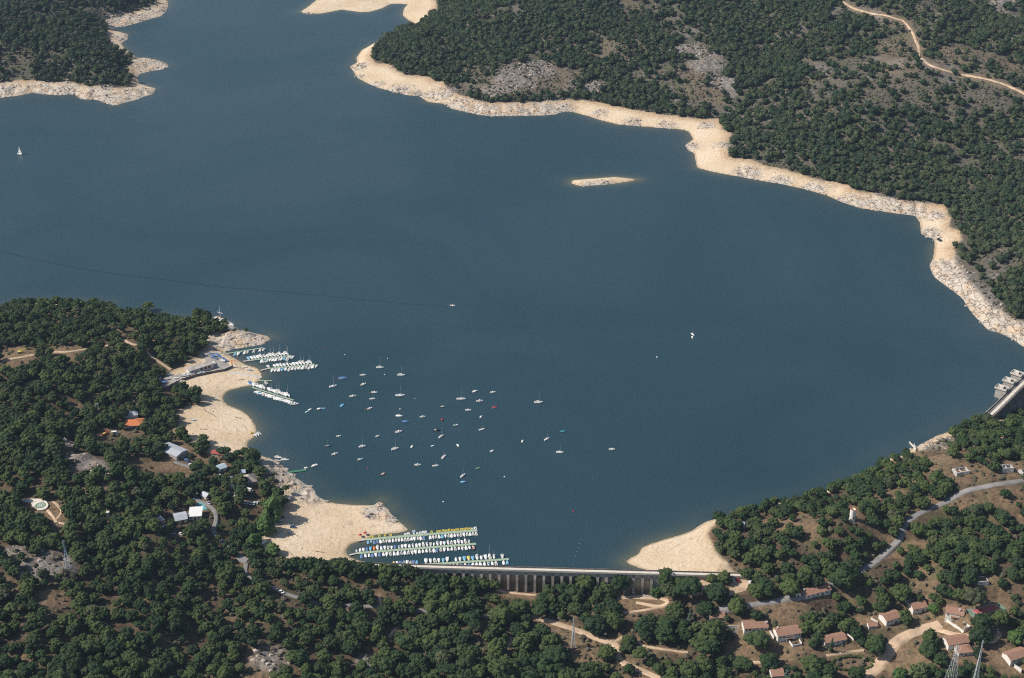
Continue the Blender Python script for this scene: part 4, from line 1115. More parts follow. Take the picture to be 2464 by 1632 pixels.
# ------------------------------------------------------------------ the low arched dam
def dam_low():
    root = setp(empty('arched_dam', (_pl[0], _pl[1], 0), math.atan2(DAMT[1], DAMT[0])), 'long low concrete dam with a row of arches and pale crest walk', 'dam')
    # local: x along the crest, y upstream (away from the camera), z up
    L, T = DAM_L, DAM_Z
    t0 = dam_coords(*unproj(1073, 1369, 1.5))[0]; t1 = dam_coords(*unproj(1568, 1382, 1.5))[0]
    n = 23; bay = (t1 - t0) / n
    mb = MB()                                              # spandrel wall, solid ends and arched openings
    face, back = -1.6, 1.4
    def gz(t):
        p = _pl + DAMT * t + DAMN * 4
        return min(float(height(p[0], p[1])), T - 2) - 2
    for a, b in ((-6, t0), (t1, L + 4)):
        mb = MB()
        k = max(2, int((b - a) / 8)); xs = np.linspace(a, b, k + 1)
        for x0, x1 in zip(xs[:-1], xs[1:]):
            mb.box(x0, x1 - .001, face, back, min(gz(x0), gz(x1)), T - .9)
        mb.build('end_wall', M['concrete'], root)
    mb = MB(); av = MB()
    wb = 1.7                                              # buttress thickness
    for i in range(n):
        x0, x1 = t0 + i * bay + wb / 2, t0 + (i + 1) * bay - wb / 2
        xm, hw = (x0 + x1) / 2, (x1 - x0) / 2
        # arch opening: spandrel built from strips above the curve
        S = 10
        for k in range(S):
            a, b = x0 + 2 * hw * k / S, x0 + 2 * hw * (k + 1) / S
            za = .1 + 2.3 * (math.sqrt(max(0, 1 - ((a - xm) / hw) ** 2)) - 1)
            zb = .1 + 2.3 * (math.sqrt(max(0, 1 - ((b - xm) / hw) ** 2)) - 1)
            mb.add([(a, face, za), (b, face, zb), (b, face, T - .9), (a, face, T - .9), (a, back - .6, za), (b, back - .6, zb), (b, back - .6, T - .9), (a, back - .6, T - .9)],
                   [(0,1,2,3), (7,6,5,4), (0,4,5,1), (3,2,6,7)])
        # vaulted barrel wall leaning upstream
        rings = []
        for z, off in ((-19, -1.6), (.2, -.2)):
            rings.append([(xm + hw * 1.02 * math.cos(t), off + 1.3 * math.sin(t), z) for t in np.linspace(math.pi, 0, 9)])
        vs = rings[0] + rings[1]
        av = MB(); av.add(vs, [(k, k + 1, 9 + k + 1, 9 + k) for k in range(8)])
        av.build('arch_vault', M['darkcon'], root)  # shade inside the arch is put into the vault colour
    mb.build('spandrel_wall', M['concrete'], root)
    for i in range(n + 1):
        x = t0 + i * bay
        b = MB()
        prof = [(back - .2, T - .92), (face - .08, T - .92), (face - .10, 0), (-2.7, -3), (-5.4, -19), (back - .2, -19)]
        vs = [(x - wb / 2, p, q) for p, q in prof] + [(x + wb / 2, p, q) for p, q in prof]
        m_ = len(prof)
        b.add(vs, [tuple(range(m_)), tuple(range(m_, 2 * m_))[::-1]] + [(k, m_ + k, m_ + (k + 1) % m_, (k + 1) % m_) for k in range(m_)])
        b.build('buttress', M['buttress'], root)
    MB().box(-6, L + 4, -2.0, 2.0, T - .88, T - .25).build('crest', M['concrete'], root)
    MB().box(-6, L + 4, -1.2, 1.1, T - .247, T - .12).build('walkway', M['palecon'], root)
    MB().box(-6, L + 4, -1.85, -1.55, T - .247, T + .55).build('parapet', M['kerb'], root)
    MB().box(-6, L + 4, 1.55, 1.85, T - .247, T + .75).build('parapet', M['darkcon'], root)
dam_low()

# ------------------------------------------------------------------ the tall dam at the right edge
def dam_tall():
    T = 6.0
    P = unproj(np.array([2372, 2405, 2440, 2470, 2520, 2590, 2680.]), np.array([1007, 976, 941, 913, 872, 828, 786.]), T)
    c = catmull(P, 5); n = len(c)
    t = np.gradient(c, axis=0); t /= np.hypot(t[:, 0], t[:, 1])[:, None]
    nn = np.stack([t[:, 1], -t[:, 0]], 1)                 # towards the valley
    root = setp(empty('concrete_dam', (c[0, 0], c[0, 1], 0)), 'tall concrete dam with a crest road and square gate towers', 'dam')
    o = c[0]
    def sweep(name, prof, mat):
        rings = [[(c[i, 0] - o[0] + nn[i, 0] * a, c[i, 1] - o[1] + nn[i, 1] * a, z) for a, z in prof] for i in range(n)]
        return MB().loft(rings).build(name, M[mat], root)
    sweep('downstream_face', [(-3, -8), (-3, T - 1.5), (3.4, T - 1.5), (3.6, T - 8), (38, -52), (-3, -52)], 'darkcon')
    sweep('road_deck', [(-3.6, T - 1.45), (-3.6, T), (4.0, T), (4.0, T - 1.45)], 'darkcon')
    sweep('crest_road', [(-.6, T + .01), (-.6, T + .06), (1.8, T + .06), (1.8, T + .01)], 'palecon')
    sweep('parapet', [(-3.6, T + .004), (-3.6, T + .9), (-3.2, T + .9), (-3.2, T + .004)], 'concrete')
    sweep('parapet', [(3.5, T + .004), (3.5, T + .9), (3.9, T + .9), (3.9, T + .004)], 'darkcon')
    for k, (px, py) in enumerate([(2427, 950), (2447, 927), (2464, 908)]):
        q = unproj(px, py, T)
        i = int(np.argmin(((c - q) ** 2).sum(1)))
        a = math.atan2(t[i, 1], t[i, 0])
        tw = setp(empty('gate_tower', (c[i, 0] - nn[i, 0] * 3.65, c[i, 1] - nn[i, 1] * 3.65, 0), a),
                  ['square concrete gate tower of the tall dam, lowest of the stepped row', 'middle gate tower of the tall dam with white hoist on top', 'highest placed gate tower at the right edge of the photo'][k], 'tower', 'gate towers on the tall dam')
        MB().box(-2.9, 2.9, 0, 8.4, -8, T + 2).build('shaft', M['concrete'], tw)
        MB().box(-3.6, 3.6, -.1, 9.4, T + 2.003, T + 2.5).build('cap', M['concrete'], tw)
        MB().box(-3.5, -3.2, 0, 9.3, T + 2.503, T + 3.3).box(3.2, 3.5, 0, 9.3, T + 2.503, T + 3.3).box(-3.19, 3.19, 9.0, 9.3, T + 2.503, T + 3.3).build('railing_wall', M['palecon'], tw)
        h = MB().box(-1.3, 1.3, 3, 6, T + 2.503, T + 4.4).build('hoist', M['palecon'], tw)
        MB().box(-.8, .8, 2.97, 2.998, T + 2.8, T + 4.0).build('opening', M['black'], h)
        MB().box(-1.0, 1.0, -.03, -.002, T + .9, T + 3.2).build('doorway', M['black'], tw)
dam_tall()

# ------------------------------------------------------------------ boats
def hull_rings(L, Wd, D, fb, stern=.82):
    out = []
    for i in range(9):
        t = i / 8; x = -L / 2 + L * t
        w = Wd / 2 * (stern + (1 - stern) * math.sin(min(1, t / .45) * 1.5708)) if t < .45 else Wd / 2 * max(.03, 1 - ((t - .45) / .55) ** 2.1)
        sh = fb * (1 + .35 * t * t); kz = -D * (1 - .9 * max(0, (t - .6) / .4) ** 2)
        out.append([(x, -w, sh), (x, -w * .86, .05), (x, -w * .45, kz * .8), (x, w * .45, kz * .8), (x, w * .86, .05), (x, w, sh)])
    return out

BP = {}
def build_boat(kind, hc, cc):
    """hc hull colour, cc cover / trim colour; about 5.4 m long, bow to +x"""
    r = empty({'motor': 'motorboat', 'covered': 'covered_motorboat', 'sail': 'sailboat', 'row': 'rowing_boat', 'pedal': 'pedal_boat', 'sailing': 'sailing_boat', 'dinghy': 'covered_dinghy', 'launch': 'motor_launch'}[kind], (0, 0, 0))
    if kind in ('motor', 'launch'):
        MB().loft(hull_rings(5.4, 2.1, .35, .62)).build('hull', M[hc], r)
        MB().loft([[(x, -w, z0), (x, -w, z1), (x, w, z1), (x, w, z0)] for x, w, z0, z1 in ((-2.3, .72, .66, .70), (.1, .78, .66, .72))]).build('cockpit', M['wood'], r)
        ck = MB().loft([[(x, -w, .70), (x, -w * .85, z1), (x, w * .85, z1), (x, w, .70)] for x, w, z1 in ((-.3, .74, 1.25), (.3, .74, 1.35), (1.5, .5, .95))]).build('cabin', M[cc], r)
        MB().add([(.32, -.66, 1.32), (.32, .66, 1.32), (1.0, .54, 1.14), (1.0, -.54, 1.14)], [(0, 1, 2, 3)]).build('windscreen', M['glass'], ck)
        MB().box(-2.95, -2.6, -.22, .22, .1, 1.0).build('outboard_motor', M['black'], r)
    elif kind == 'covered':
        MB().loft(hull_rings(5.2, 2.1, .35, .60)).build('hull', M[hc], r)
        MB().loft([[(x, -w, .58 + z * .0), (x, -w * .75, .58 + z * .7), (x, 0, .58 + z), (x, w * .75, .58 + z * .7), (x, w, .58)] for x, w, z in ((-2.45, .86, .15), (-1.4, 1.0, .5), (.2, 1.02, .75), (1.2, .84, .6), (2.4, .22, .28))]).build('tarpaulin', M[cc], r)
        MB().box(-2.9, -2.55, -.22, .22, .0, .95).build('outboard_motor', M['black'], r)
    elif kind == 'dinghy':
        MB().loft(hull_rings(4.0, 1.7, .25, .45)).build('hull', M[hc], r)
        MB().loft([[(x, -w, .44), (x, 0, .44 + z), (x, w, .44)] for x, w, z in ((-1.95, .75, .15), (0, .88, .4), (1.85, .15, .15))]).build('tarpaulin', M[cc], r)
    elif kind in ('sail', 'sailing'):
        MB().loft(hull_rings(7.0, 2.3, .5, .75, .7)).build('hull', M[hc], r)
        MB().loft([[(x, -w, .82), (x, -w * .8, z), (x, w * .8, z), (x, w, .82)] for x, w, z in ((-.4, .72, 1.25), (.6, .72, 1.3), (2.2, .40, 1.05))]).build('cabin', M['white'], r)
        MB().box(-2.9, -.6, -.6, .6, .80, .86).build('cockpit', M['wood'], r)
        mst = MB().tube((.6, 0, .7), (.6, 0, 9.6), .12, .09).build('mast', M['alu'], r)
        MB().tube((.6, -.75, 5.6), (.6, .75, 5.6), .04).build('spreader', M['alu'], mst)
        if kind == 'sail':
            b = MB().tube((.5, 0, 1.75), (-2.7, 0, 1.7), .06).build('boom', M['alu'], r)
            MB().tube((.4, 0, 1.9), (-2.5, 0, 1.82), .2, .13).build('sail_cover', M[cc], b)
        else:
            MB().add([(.5, .05, 1.6), (-2.6, .5, 1.6), (.5, .05, 9.3), (-1.2, .42, 5.2)], [(0, 1, 3), (0, 3, 2)]).add([(.44, .0, 1.6), (-2.66, .45, 1.6), (.44, .0, 9.3), (-1.26, .37, 5.2)], [(3, 1, 0), (2, 3, 0)]).build('mainsail', M['tarp'], r)
            MB().add([(3.3, 0, 1.0), (.7, .3, 1.2), (.65, 0, 7.8)], [(0, 1, 2)]).add([(3.3, 0.03, 1.0), (.7, .34, 1.2), (.65, 0.03, 7.8)], [(2, 1, 0)]).build('jib', M['tarp'], r)
    elif kind == 'row':
        MB().loft(hull_rings(3.6, 1.5, .2, .4)).build('hull', M[hc], r)
        MB().loft([[(x, -w, .44), (x, -w, .46), (x, w, .46), (x, w, .44)] for x, w in ((-1.6, .5), (0, .6), (1.0, .35))]).build('inside', M[cc], r)
        MB().box(-.9, -.65, -.62, .62, .47, .52).box(.2, .45, -.6, .6, .47, .52).build('thwart', M['wood'], r)
    elif kind == 'pedal':
        f = MB()
        for y in (-.6, .6):
            f.loft([[(x, y - w, .3), (x, y, -.15), (x, y + w, .3), (x, y, .42)] for x, w in ((-1.5, .22), (-1.0, .28), (.9, .28), (1.6, .05))])
        f.build('hull', M[hc], r)
        MB().box(-1.3, .5, -.75, .75, .42, .55).build('deck', M[hc], r)
        MB().box(-.6, -.1, -.55, -.08, .55, .8).box(-.75, -.6, -.55, -.08, .55, 1.15).box(-.6, -.1, .08, .55, .55, .8).box(-.75, -.6, .08, .55, .55, 1.15).build('seat', M[cc], r)
    return r

def dup_tree(o):
    c = o.copy(); COL.objects.link(c)
    for ch in o.children:
        d = ch.copy(); COL.objects.link(d); d.parent = c
        for g in ch.children:
            e = g.copy(); COL.objects.link(e); e.parent = d
    return c

CATS = {'motor': 'motorboat', 'covered': 'motorboat', 'sail': 'sailboat', 'row': 'rowing boat', 'pedal': 'pedal boat', 'sailing': 'sailboat', 'dinghy': 'dinghy', 'launch': 'motorboat'}
LEN = {'motor': 5.4, 'covered': 5.2, 'sail': 7.0, 'row': 3.6, 'pedal': 3.0, 'sailing': 7.0, 'dinghy': 4.0, 'launch': 5.4}
def boat(kind, hc, cc, x, y, z, rz, L, label, group, mast=1.0):
    k = (kind, hc, cc)
    if k not in BP:
        o = BP[k] = build_boat(*k); o['src'] = 1
        del o['src']
    else:
        o = dup_tree(BP[k])
    s = L / LEN[kind]
    o.location = (float(x), float(y), float(z)); o.rotation_euler = (0, 0, rz); o.scale = (s, s * RSEED.uniform(1.0, 1.16), s if kind not in ('sail',) else s * mast)
    setp(o, label, CATS[kind], group)
    return o

# (photo x, y, dx, dy = image vector from stern to bow, kind, hull, cover, mast factor, label)
Z6 = lambda zx, zy, L, tl: (660 + zx / 4.736, 840 + zy / 4.736, L / 4.736, -tl / 4.736)
Z7 = lambda zx, zy, L, tl: (1040 + zx / 4.736, 840 + zy / 4.736, L / 4.736, -tl / 4.736)
MOORED = [
 (Z6(1205,214,90,0),'sail','white','tarp',1.1,'white sailboat farthest back of the moored fleet'),
 (Z6(1012,298,75,3),'sail','white','lblue',.9,'white sailboat with a pale blue stern, left of the farthest back sailboat'),
 (Z6(1447,300,88,-3),'sail','white','white',1.1,'white sailboat with folded sail, right of the farthest back sailboat'),
 (Z6(782,337,98,8),'covered','white','bluetarp',1,'long white boat under a blue cover beside a tiny red buoy'),
 (Z6(671,427,85,18),'sail','white','bluetarp',1.1,'sailboat with blue sail cover nearest the marina pontoons'),
 (Z6(1015,404,62,22),'motor','white','white',1,'small white motorboat below the sailboat with pale blue stern'),
 (Z6(893,540,80,12),'motor','white','white',1,'white motorboat above the small blue boat'),
 (Z6(1141,496,72,-3),'motor','white','white',1,'white motorboat, upper of two close together in the middle left of the fleet'),
 (Z6(1119,567,70,8),'sail','white','tarp',.7,'small white sailboat, lower of two close together in the middle left of the fleet'),
 (Z6(1434,533,108,5),'sail','white','bluetarp',1.1,'long white sailboat with a blue cover over its deck'),
 (Z6(773,643,34,30),'dinghy','lblue','lblue',1,'tiny light blue boat alone left of the fleet'),
 (Z6(1088,679,58,20),'motor','white','white',1,'short white motorboat with a pink buoy at its stern'),
 (Z6(374,715,40,18),'row','lblue','white',1,'blue rowing boat nearest the end of the diagonal pontoon'),
 (Z6(408,692,42,18),'covered','white','tarp',1,'small white boat touching the blue rowing boat'),
 (Z6(513,683,56,12),'covered','white','tarp',1,'white boat tied end to end with a pale blue one'),
 (Z6(566,677,46,2),'dinghy','lblue','lblue',1,'pale blue boat tied end to end with a white one'),
 (Z6(1424,766,80,-6),'covered','white','tarp',1,'white covered motorboat just above the bright blue boat'),
 (Z6(1499,831,82,0),'covered','lblue','bluetarp',1,'bright blue covered boat in the middle of the fleet'),
 (Z6(1689,774,66,6),'motor','white','white',1,'slim white motorboat right of the bright blue boat'),
 (Z6(1919,660,62,0),'launch','green','white',1,'green fishing boat with a small white cabin'),
 (Z6(2131,574,108,0),'sail','white','navy',1.15,'biggest white sailboat with a dark boom cover, right centre'),
 (Z7(488,484,60,18),'covered','white','tarp',1,'white motorboat above right of the biggest sailboat'),
 (Z7(690,494,66,8),'motor','white','white',1,'white motorboat at the top right of the fleet'),
 (Z7(540,594,78,6),'motor','white','white',1,'white motorboat right of the biggest sailboat'),
 (Z7(410,698,72,-2),'motor','white','white',1,'white motorboat below right of the biggest sailboat'),
 (Z7(713,667,66,8),'covered','white','red',1,'white boat with a dark red cover'),
 (Z7(557,773,24,22),'covered','white','tarp',1,'white boat seen end on, right of the small green rowing boat'),
 (Z6(2070,866,52,10),'row','white','green',1,'small rowing boat with a green inside'),
 (Z6(1853,928,82,-4),'motor','black','black',1,'black motorboat, the only dark boat in the fleet'),
 (Z6(1903,998,50,26),'sail','white','tarp',1.2,'white sailboat crossing in front of the black motorboat'),
 (Z6(733,994,58,8),'motor','white','white',1,'white motorboat alone at the lower left of the fleet'),
 (Z6(605,1107,72,8),'sail','navy','navy',.8,'dark hulled little sailboat at the lower left'),
 (Z6(1004,1113,78,14),'sail','white','tarp',1.3,'white sailboat with a tall mast at the lower left of the fleet'),
 (Z6(1176,994,46,18),'motor','white','white',1,'small white motorboat between the tall masted sailboat and the large white cruiser'),
 (Z6(1416,945,80,14),'launch','white','white',1.2,'large white motor cruiser in the middle of the fleet'),
 (Z6(1377,1141,80,16),'sail','white','white',1.3,'white sailboat below the large white cruiser'),
 (Z6(1570,1113,16,20),'covered','white','tarp',1,'round looking white boat seen end on with a red stern'),
 (Z6(1806,1104,44,14),'row','lblue','white',1,'small pale blue and white open boat'),
 (Z6(2094,1101,22,-26),'covered','white','tarp',1,'white boat seen end on, lower right of the black motorboat'),
 (Z6(689,1198,74,18),'launch','white','white',1,'broad white motor cruiser at the lower left edge of the fleet'),
 (Z6(979,1258,66,14),'motor','white','lblue',1,'white motorboat with a blue cabin'),
 (Z6(1931,1229,40,40),'sail','white','tarp',.9,'white sailboat tilted up to the right, between two end on boats'),
 (Z6(1633,1322,76,2),'motor','white','white',1,'white motorboat near the bottom of the fleet with a buoy at its left'),
 (Z6(1838,1330,78,8),'sail','white','tarp',.7,'white low sailboat near the bottom of the fleet'),
 (Z6(1241,1426,58,20),'motor','red','white',1,'white motorboat with a red hull'),
 (Z6(2150,1445,50,34),'sail','white','tarp',1.2,'white sailboat just above the blue covered boat at the bottom of the fleet'),
 (Z6(2154,1518,68,4),'covered','lblue','lblue',1,'light blue covered boat at the bottom of the fleet'),
 (Z7(523,1360,56,14),'row','green','green',1,'narrow green rowing boat at the bottom of the fleet'),
 (Z7(566,917,60,14),'sail','white','tarp',.8,'white sailboat right of the small rowing boat'),
 (Z7(1213,611,100,4),'sail','white','white',1.1,'white sailboat out on its own at the right of the fleet'),
 (Z7(1029,1052,14,26),'covered','white','tarp',1,'white boat seen end on in the open water right of the fleet'),
 (Z7(1308,1028,52,22),'sail','white','tarp',1.2,'white sailboat beside the teal boat'),
 (Z7(1492,940,62,6),'dinghy','teal','teal',1,'dark teal boat at the right of the fleet'),
 (Z7(1456,1180,90,-2),'sail','white','tarp',1,'white sailboat lying level at the lower right of the fleet'),
 (Z7(2048,1144,74,-4),'motor','white','white',1,'white motorboat farthest right of the fleet'),
 (Z7(683,1163,38,14),'covered','white','tarp',1,'tiny white boat alone in the lower middle'),
 ((670,1101,18,3),'sail','white','tarp',.9,'rear one of two white sailboats at the short jetty by the rocks'),
 ((686,1107,20,1),'sail','white','tarp',1.0,'front one of two white sailboats at the short jetty by the rocks'),
 ((48,371,7,2),'sailing','white','tarp',1,'white sailboat under full sail far out on the left'),
 ((1089,736,13,1),'launch','white','white',1,'white motor launch at the end of its long wake'),
 ((1667,805,5,4),'sail','white','tarp',1,'sailboat with a tall mast alone in the middle of the right water'),
 ((1666,812,1,5),'covered','white','tarp',1,'white boat moored right in front of the lone sailboat'),
 ((617,1047,14,10),'pedal','white','white',1,'white pedal boat drawn up at the edge of the upper beach, left one'),
 ((623,1044,12,10),'pedal','white','white',1,'white pedal boat drawn up at the edge of the upper beach, right one'),
]
for (px, py, dx, dy), kd, hc, cc, mf, lb in MOORED:
    a, b = unproj(px - dx / 2, py - dy / 2 + .5), unproj(px + dx / 2, py + dy / 2 + .5)
    v = b - a; L = float(np.hypot(*v))
    L = min(max(L, LEN[kd] * .7), LEN[kd] * 1.45)
    if kd == 'sailing': L = 7.5
    c = (a + b) / 2
    boat(kd, hc, cc, c[0], c[1], 0, math.atan2(v[1], v[0]), L, lb, 'boats moored on the open lake', mf)

ORD = ['first','second','third','fourth','fifth','sixth','seventh','eighth','ninth','tenth','eleventh','twelfth','thirteenth','fourteenth','fifteenth','sixteenth','seventeenth','eighteenth','nineteenth','twentieth'] + ['twenty-' + w for w in ('first','second','third','fourth','fifth','sixth','seventh','eighth','ninth')] + ['thirtieth'] + ['thirty-' + w for w in ('first','second','third','fourth','fifth','sixth')]
DESC = {('covered','tarp'): 'white covered motorboat', ('covered','bluetarp'): 'blue covered motorboat', ('covered','lblue'): 'pale blue covered boat', ('covered','red'): 'red covered motorboat', ('covered','yellow'): 'yellow covered boat', ('covered','orange'): 'orange covered boat',
        ('motor','white'): 'white open motorboat', ('motor','lblue'): 'white and blue motorboat', ('sail','tarp'): 'white sailboat', ('sail','bluetarp'): 'sailboat with blue cover', ('pedal','yellow'): 'yellow pedal boat', ('pedal','white'): 'white pedal boat', ('row','white'): 'small open boat', ('row','lblue'): 'small pale blue boat', ('launch','white'): 'white cabin cruiser'}
CODE = {'w': ('covered','white','tarp'), 'b': ('covered','white','bluetarp'), 'l': ('covered','white','lblue'), 'r': ('covered','white','red'), 'y': ('covered','white','yellow'), 'o': ('covered','red','orange'), 'm': ('motor','white','white'), 'n': ('motor','white','lblue'),
        's': ('sail','white','tarp'), 't': ('sail','white','bluetarp'), 'p': ('pedal','yellow','yellow'), 'q': ('pedal','white','white'), 'd': ('row','white','white'), 'e': ('row','lblue','white'), 'R': ('motor','red','white'), 'c': ('launch','white','white')}

def pontoon(name_lb, pa, pb, gang, width, rows_, skew=0.0, mat='pgreen', grp=''):
    a, b = unproj(*pa), unproj(*pb)
    v = b - a; L = float(np.hypot(*v)); t = v / L; nn = np.array([-t[1], t[0]])
    rz = math.atan2(t[1], t[0])
    root = setp(empty('pontoon', (a[0], a[1], 0), rz), name_lb, 'pontoon', 'floating pontoons of the two marinas')
    MB().box(0, L, -width / 2, width / 2, .35, .5).build('deck', M[mat], root)
    f = MB(); k = max(2, int(L / 6))
    for i in range(k):
        x = (i + .5) * L / k
        f.box(x - 1.2, x + 1.2, -width / 2 + .1, width / 2 - .1, -.3, .348)
    f.build('float', M['darkcon'], root)
    if gang:
        g = unproj(*gang, .6); gv = g - a
        lx, ly = gv @ t, gv @ nn; gl = math.hypot(lx, ly)
        ux, uy = lx / gl, ly / gl
        q = [(0 - uy * .7, ux * .7), (lx - uy * .7, ly + ux * .7), (lx + uy * .7, ly - ux * .7), (uy * .7, -ux * .7)]
        vs = [(q[0][0], q[0][1], .52), (q[1][0], q[1][1], .9), (q[2][0], q[2][1], .9), (q[3][0], q[3][1], .52)]
        MB().add(vs + [(x, y, z - .15) for x, y, z in vs], [(0,1,2,3), (7,6,5,4), (0,4,5,1), (1,5,6,2), (2,6,7,3), (3,7,4,0)]).build('gangway', M['kerb'], root)
    r = random.Random(int(pa[0] * 13))
    for side, codes, f0, f1, blen in rows_:            # side +1 = far side, -1 = near side
        n = len(codes)
        word = 'far side' if side > 0 else 'near side'
        m_ = 0
        for i, ch in enumerate(codes):
            if ch == '.': continue
            s_ = (f0 + (f1 - f0) * (i + .5) / n) * L
            kd, hc, cc = CODE[ch]
            bl = blen * r.uniform(.88, 1.12) * (1.18 if kd == 'sail' else 1) * (.6 if kd in ('pedal', 'row') else 1)
            m_ += 1
            off = width / 2 + bl / 2 + .25
            sk = skew + r.uniform(-.10, .10)
            c = a + t * (s_ + math.tan(skew) * off * side + r.uniform(-.15, .15)) + nn * side * off
            bowout = r.random() < .25
            ang = rz + side * (math.pi / 2) - sk * side + (0 if bowout else math.pi)
            if side < 0: ang = rz - math.pi / 2 + sk + (0 if bowout else math.pi)
            lb = f"{DESC.get((kd, cc), 'white boat')}, {ORD[m_ - 1]} from shore, {word} of {grp}"
            boat(kd, hc, cc, c[0], c[1], 0, ang, bl, lb, 'boats on ' + grp, r.uniform(.75, 1.25))
ZB = lambda x, y: (780 + x / 4.736, 1180 + y / 4.736)
ZA = lambda x, y: (380 + x / 4.736, 700 + y / 4.736)
pontoon('long green pontoon with yellow pedal boats, rearmost of the lower three', ZB(480,566), ZB(1745,462), ZB(385,578), 2.6,
        [(-1, 'lebbwmcwwcwwccwwcwb.wcmwlwcwwmmwcwmc', 0.0, 1.0, 4.2), (1, '.pp.p.p.p....qq.nqqqq.p.ppppppppppppqq', 0.0, 1.0, 4.4)], 0.0, grp='the rear lower pontoon')
pontoon('long green pontoon crowded with covered boats, middle of the lower three', ZB(378,722), ZB(1732,616), ZB(288,740), 2.4,
        [(-1, 'bwwbwbwwcwwnwccwwwwcwbmwwwcwmwwR', 0.02, .985, 4.4), (1, 'dwwbloswwmwbnwwwswwsscwswwscwtwsm', -.02, .96, 4.2)], 0.0, grp='the middle lower pontoon')
pontoon('long green pontoon closest to the low dam, nearest of the lower three', ZB(1080,858), ZB(2105,790), None, 2.2,
        [(-1, 'ww.w.wowwwbwbwwwwnwc.wl', 0.02, 1.0, 4.6), (1, 'wwmwlw.wwlylswwss.c', .06, .96, 4.9)], 0.0, grp='the nearest lower pontoon')
pontoon('short green pontoon end hidden by the pines at the dam', ZB(775,868), ZB(1078,858.5), None, 1.6,
        [(1, 'ywbnwcbl', 0.0, 1.0, 4.2)], 0.0, grp='the short pontoon by the pines')
pontoon('narrow green pontoon tucked under the rocky point', ZA(775,722), ZA(1195,655), None, 1.6,
        [(-1, 'lw.wc.m.wm', .12, .98, 5.4)], -.5, grp='the pontoon under the rocky point')
pontoon('upper marina pontoon with tall masts, between the rocky point pontoon and the next', ZA(1050,798), ZA(1520,742), ZA(975,806), 1.8,
        [(-1, 'wncwwwcwlsww', .20, 1.02, 5.8), (1, 'lwtwsswsscsws', -.02, .98, 5.8)], -.35, grp='the tall masted upper pontoon')
pontoon('upper marina pontoon with white boats on both sides, nearest the brown beach', ZA(1250,892), ZA(1785,842), ZA(1168,910), 1.8,
        [(-1, 'wcwlwswcwwmswc', .02, 1.03, 5.8), (1, 'm.wwswscwwssws', .02, .99, 5.4)], -.35, grp='the upper pontoon by brown beach')
pontoon('diagonal pontoon packed with white boats off the upper beach', ZA(1075,1106), ZA(1548,1252), None, 1.4,
        [(-1, 'wnwcwwcwwcwwcc', .0, .95, 6.6), (1, 'bwssws.wtwsscws', .02, 1.0, 6.4)], -1.05, grp='the diagonal pontoon')
pontoon('short plank jetty with one boat above the diagonal pontoon', ZA(1135,1028), ZA(1300,1030), None, 1.3, [(-1, 'c', .7, 1.0, 5.5)], 0.6, grp='the short plank jetty')
pontoon('green floating jetty off the rocky shore', (697,1137), (737,1132), None, 2.4, [(1, '.qw', .1, 1.0, 5.0), (-1, 'ld', .1, .6, 4.0)], 1.1, 'green', grp='the green floating jetty')
pontoon('thin jetty holding two sailboats by the rocks', (661,1108), (676,1110), None, 1.0, [], 0, 'kerb', grp='x')

# small buoys
def buoy(px, py, col, lb, size=.45):
    p = unproj(px, py)
    k = ('buoy', col)
    if k not in BP:
        r = BP[k] = empty('buoy', (0, 0, 0))
        V, F = ICO1
        V = V * np.array([1, 1, .85])
        o = link('float', np_mesh('float', V, F, [M[col]], None, True), r); o.location = (0, 0, .3)
        MB().tube((0, 0, 1.0), (0, 0, 1.7), .14, .1).build('top_ring', M[col], r)
    else: r = dup_tree(BP[k])
    r.location = (float(p[0]), float(p[1]), 0); r.scale = (size,) * 3
    setp(r, lb, 'buoy', 'mooring buoys')
for px, py, col, lb, sz in [(926,902,'white','white buoy between the two rear sailboats',.5),(830,854,'white','white buoy near the masts of the upper pontoon',.5),(933,863,'white','white buoy behind the farthest back sailboat',.5),(963,985,'white','white buoy above the covered white motorboat',.6),(999,959,'white','faint white buoy right of the long blue covered sailboat',.4),
      (809,912,'red','small red buoy beside the long blue covered boat',.5),(891,947,'red','red buoy left of the upper paired motorboat',.5),(881,985,'red','pink-red buoy at the stern of the short motorboat',.6),(1064,1011,'red','large red buoy in the middle of the fleet',1.1),(885,1128,'red','small red buoy above the red hulled motorboat',.5),(1380,1231,'red','lone red buoy far below the fleet',.7),
      (1581,860,'white','lone white buoy left below the lone sailboat',.7),(1214,1148,'white','white buoy right of the narrow green rowing boat',.6),(2414,949,'white','white buoy at the foot of the lowest gate tower',.7),(2375,991,'white','white buoy where the tall dam meets the bank',.7),(1067,1208,'white','small white buoy between the fleet and the lower pontoons',.6),(627,998,'red','small red buoy off the upper beach',.5),(917,333,'white','tiny white speck buoy far out on the lake',.5),(783,840,'red','red buoy off the upper marina',.5)]:
    buoy(px, py, col, lb, sz)
for i in range(7):
    t = i / 6
    buoy(1398 - 20 * t, 1298 + 60 * t, 'white', 'one tiny white float of the dotted line running out from the dam', .15)

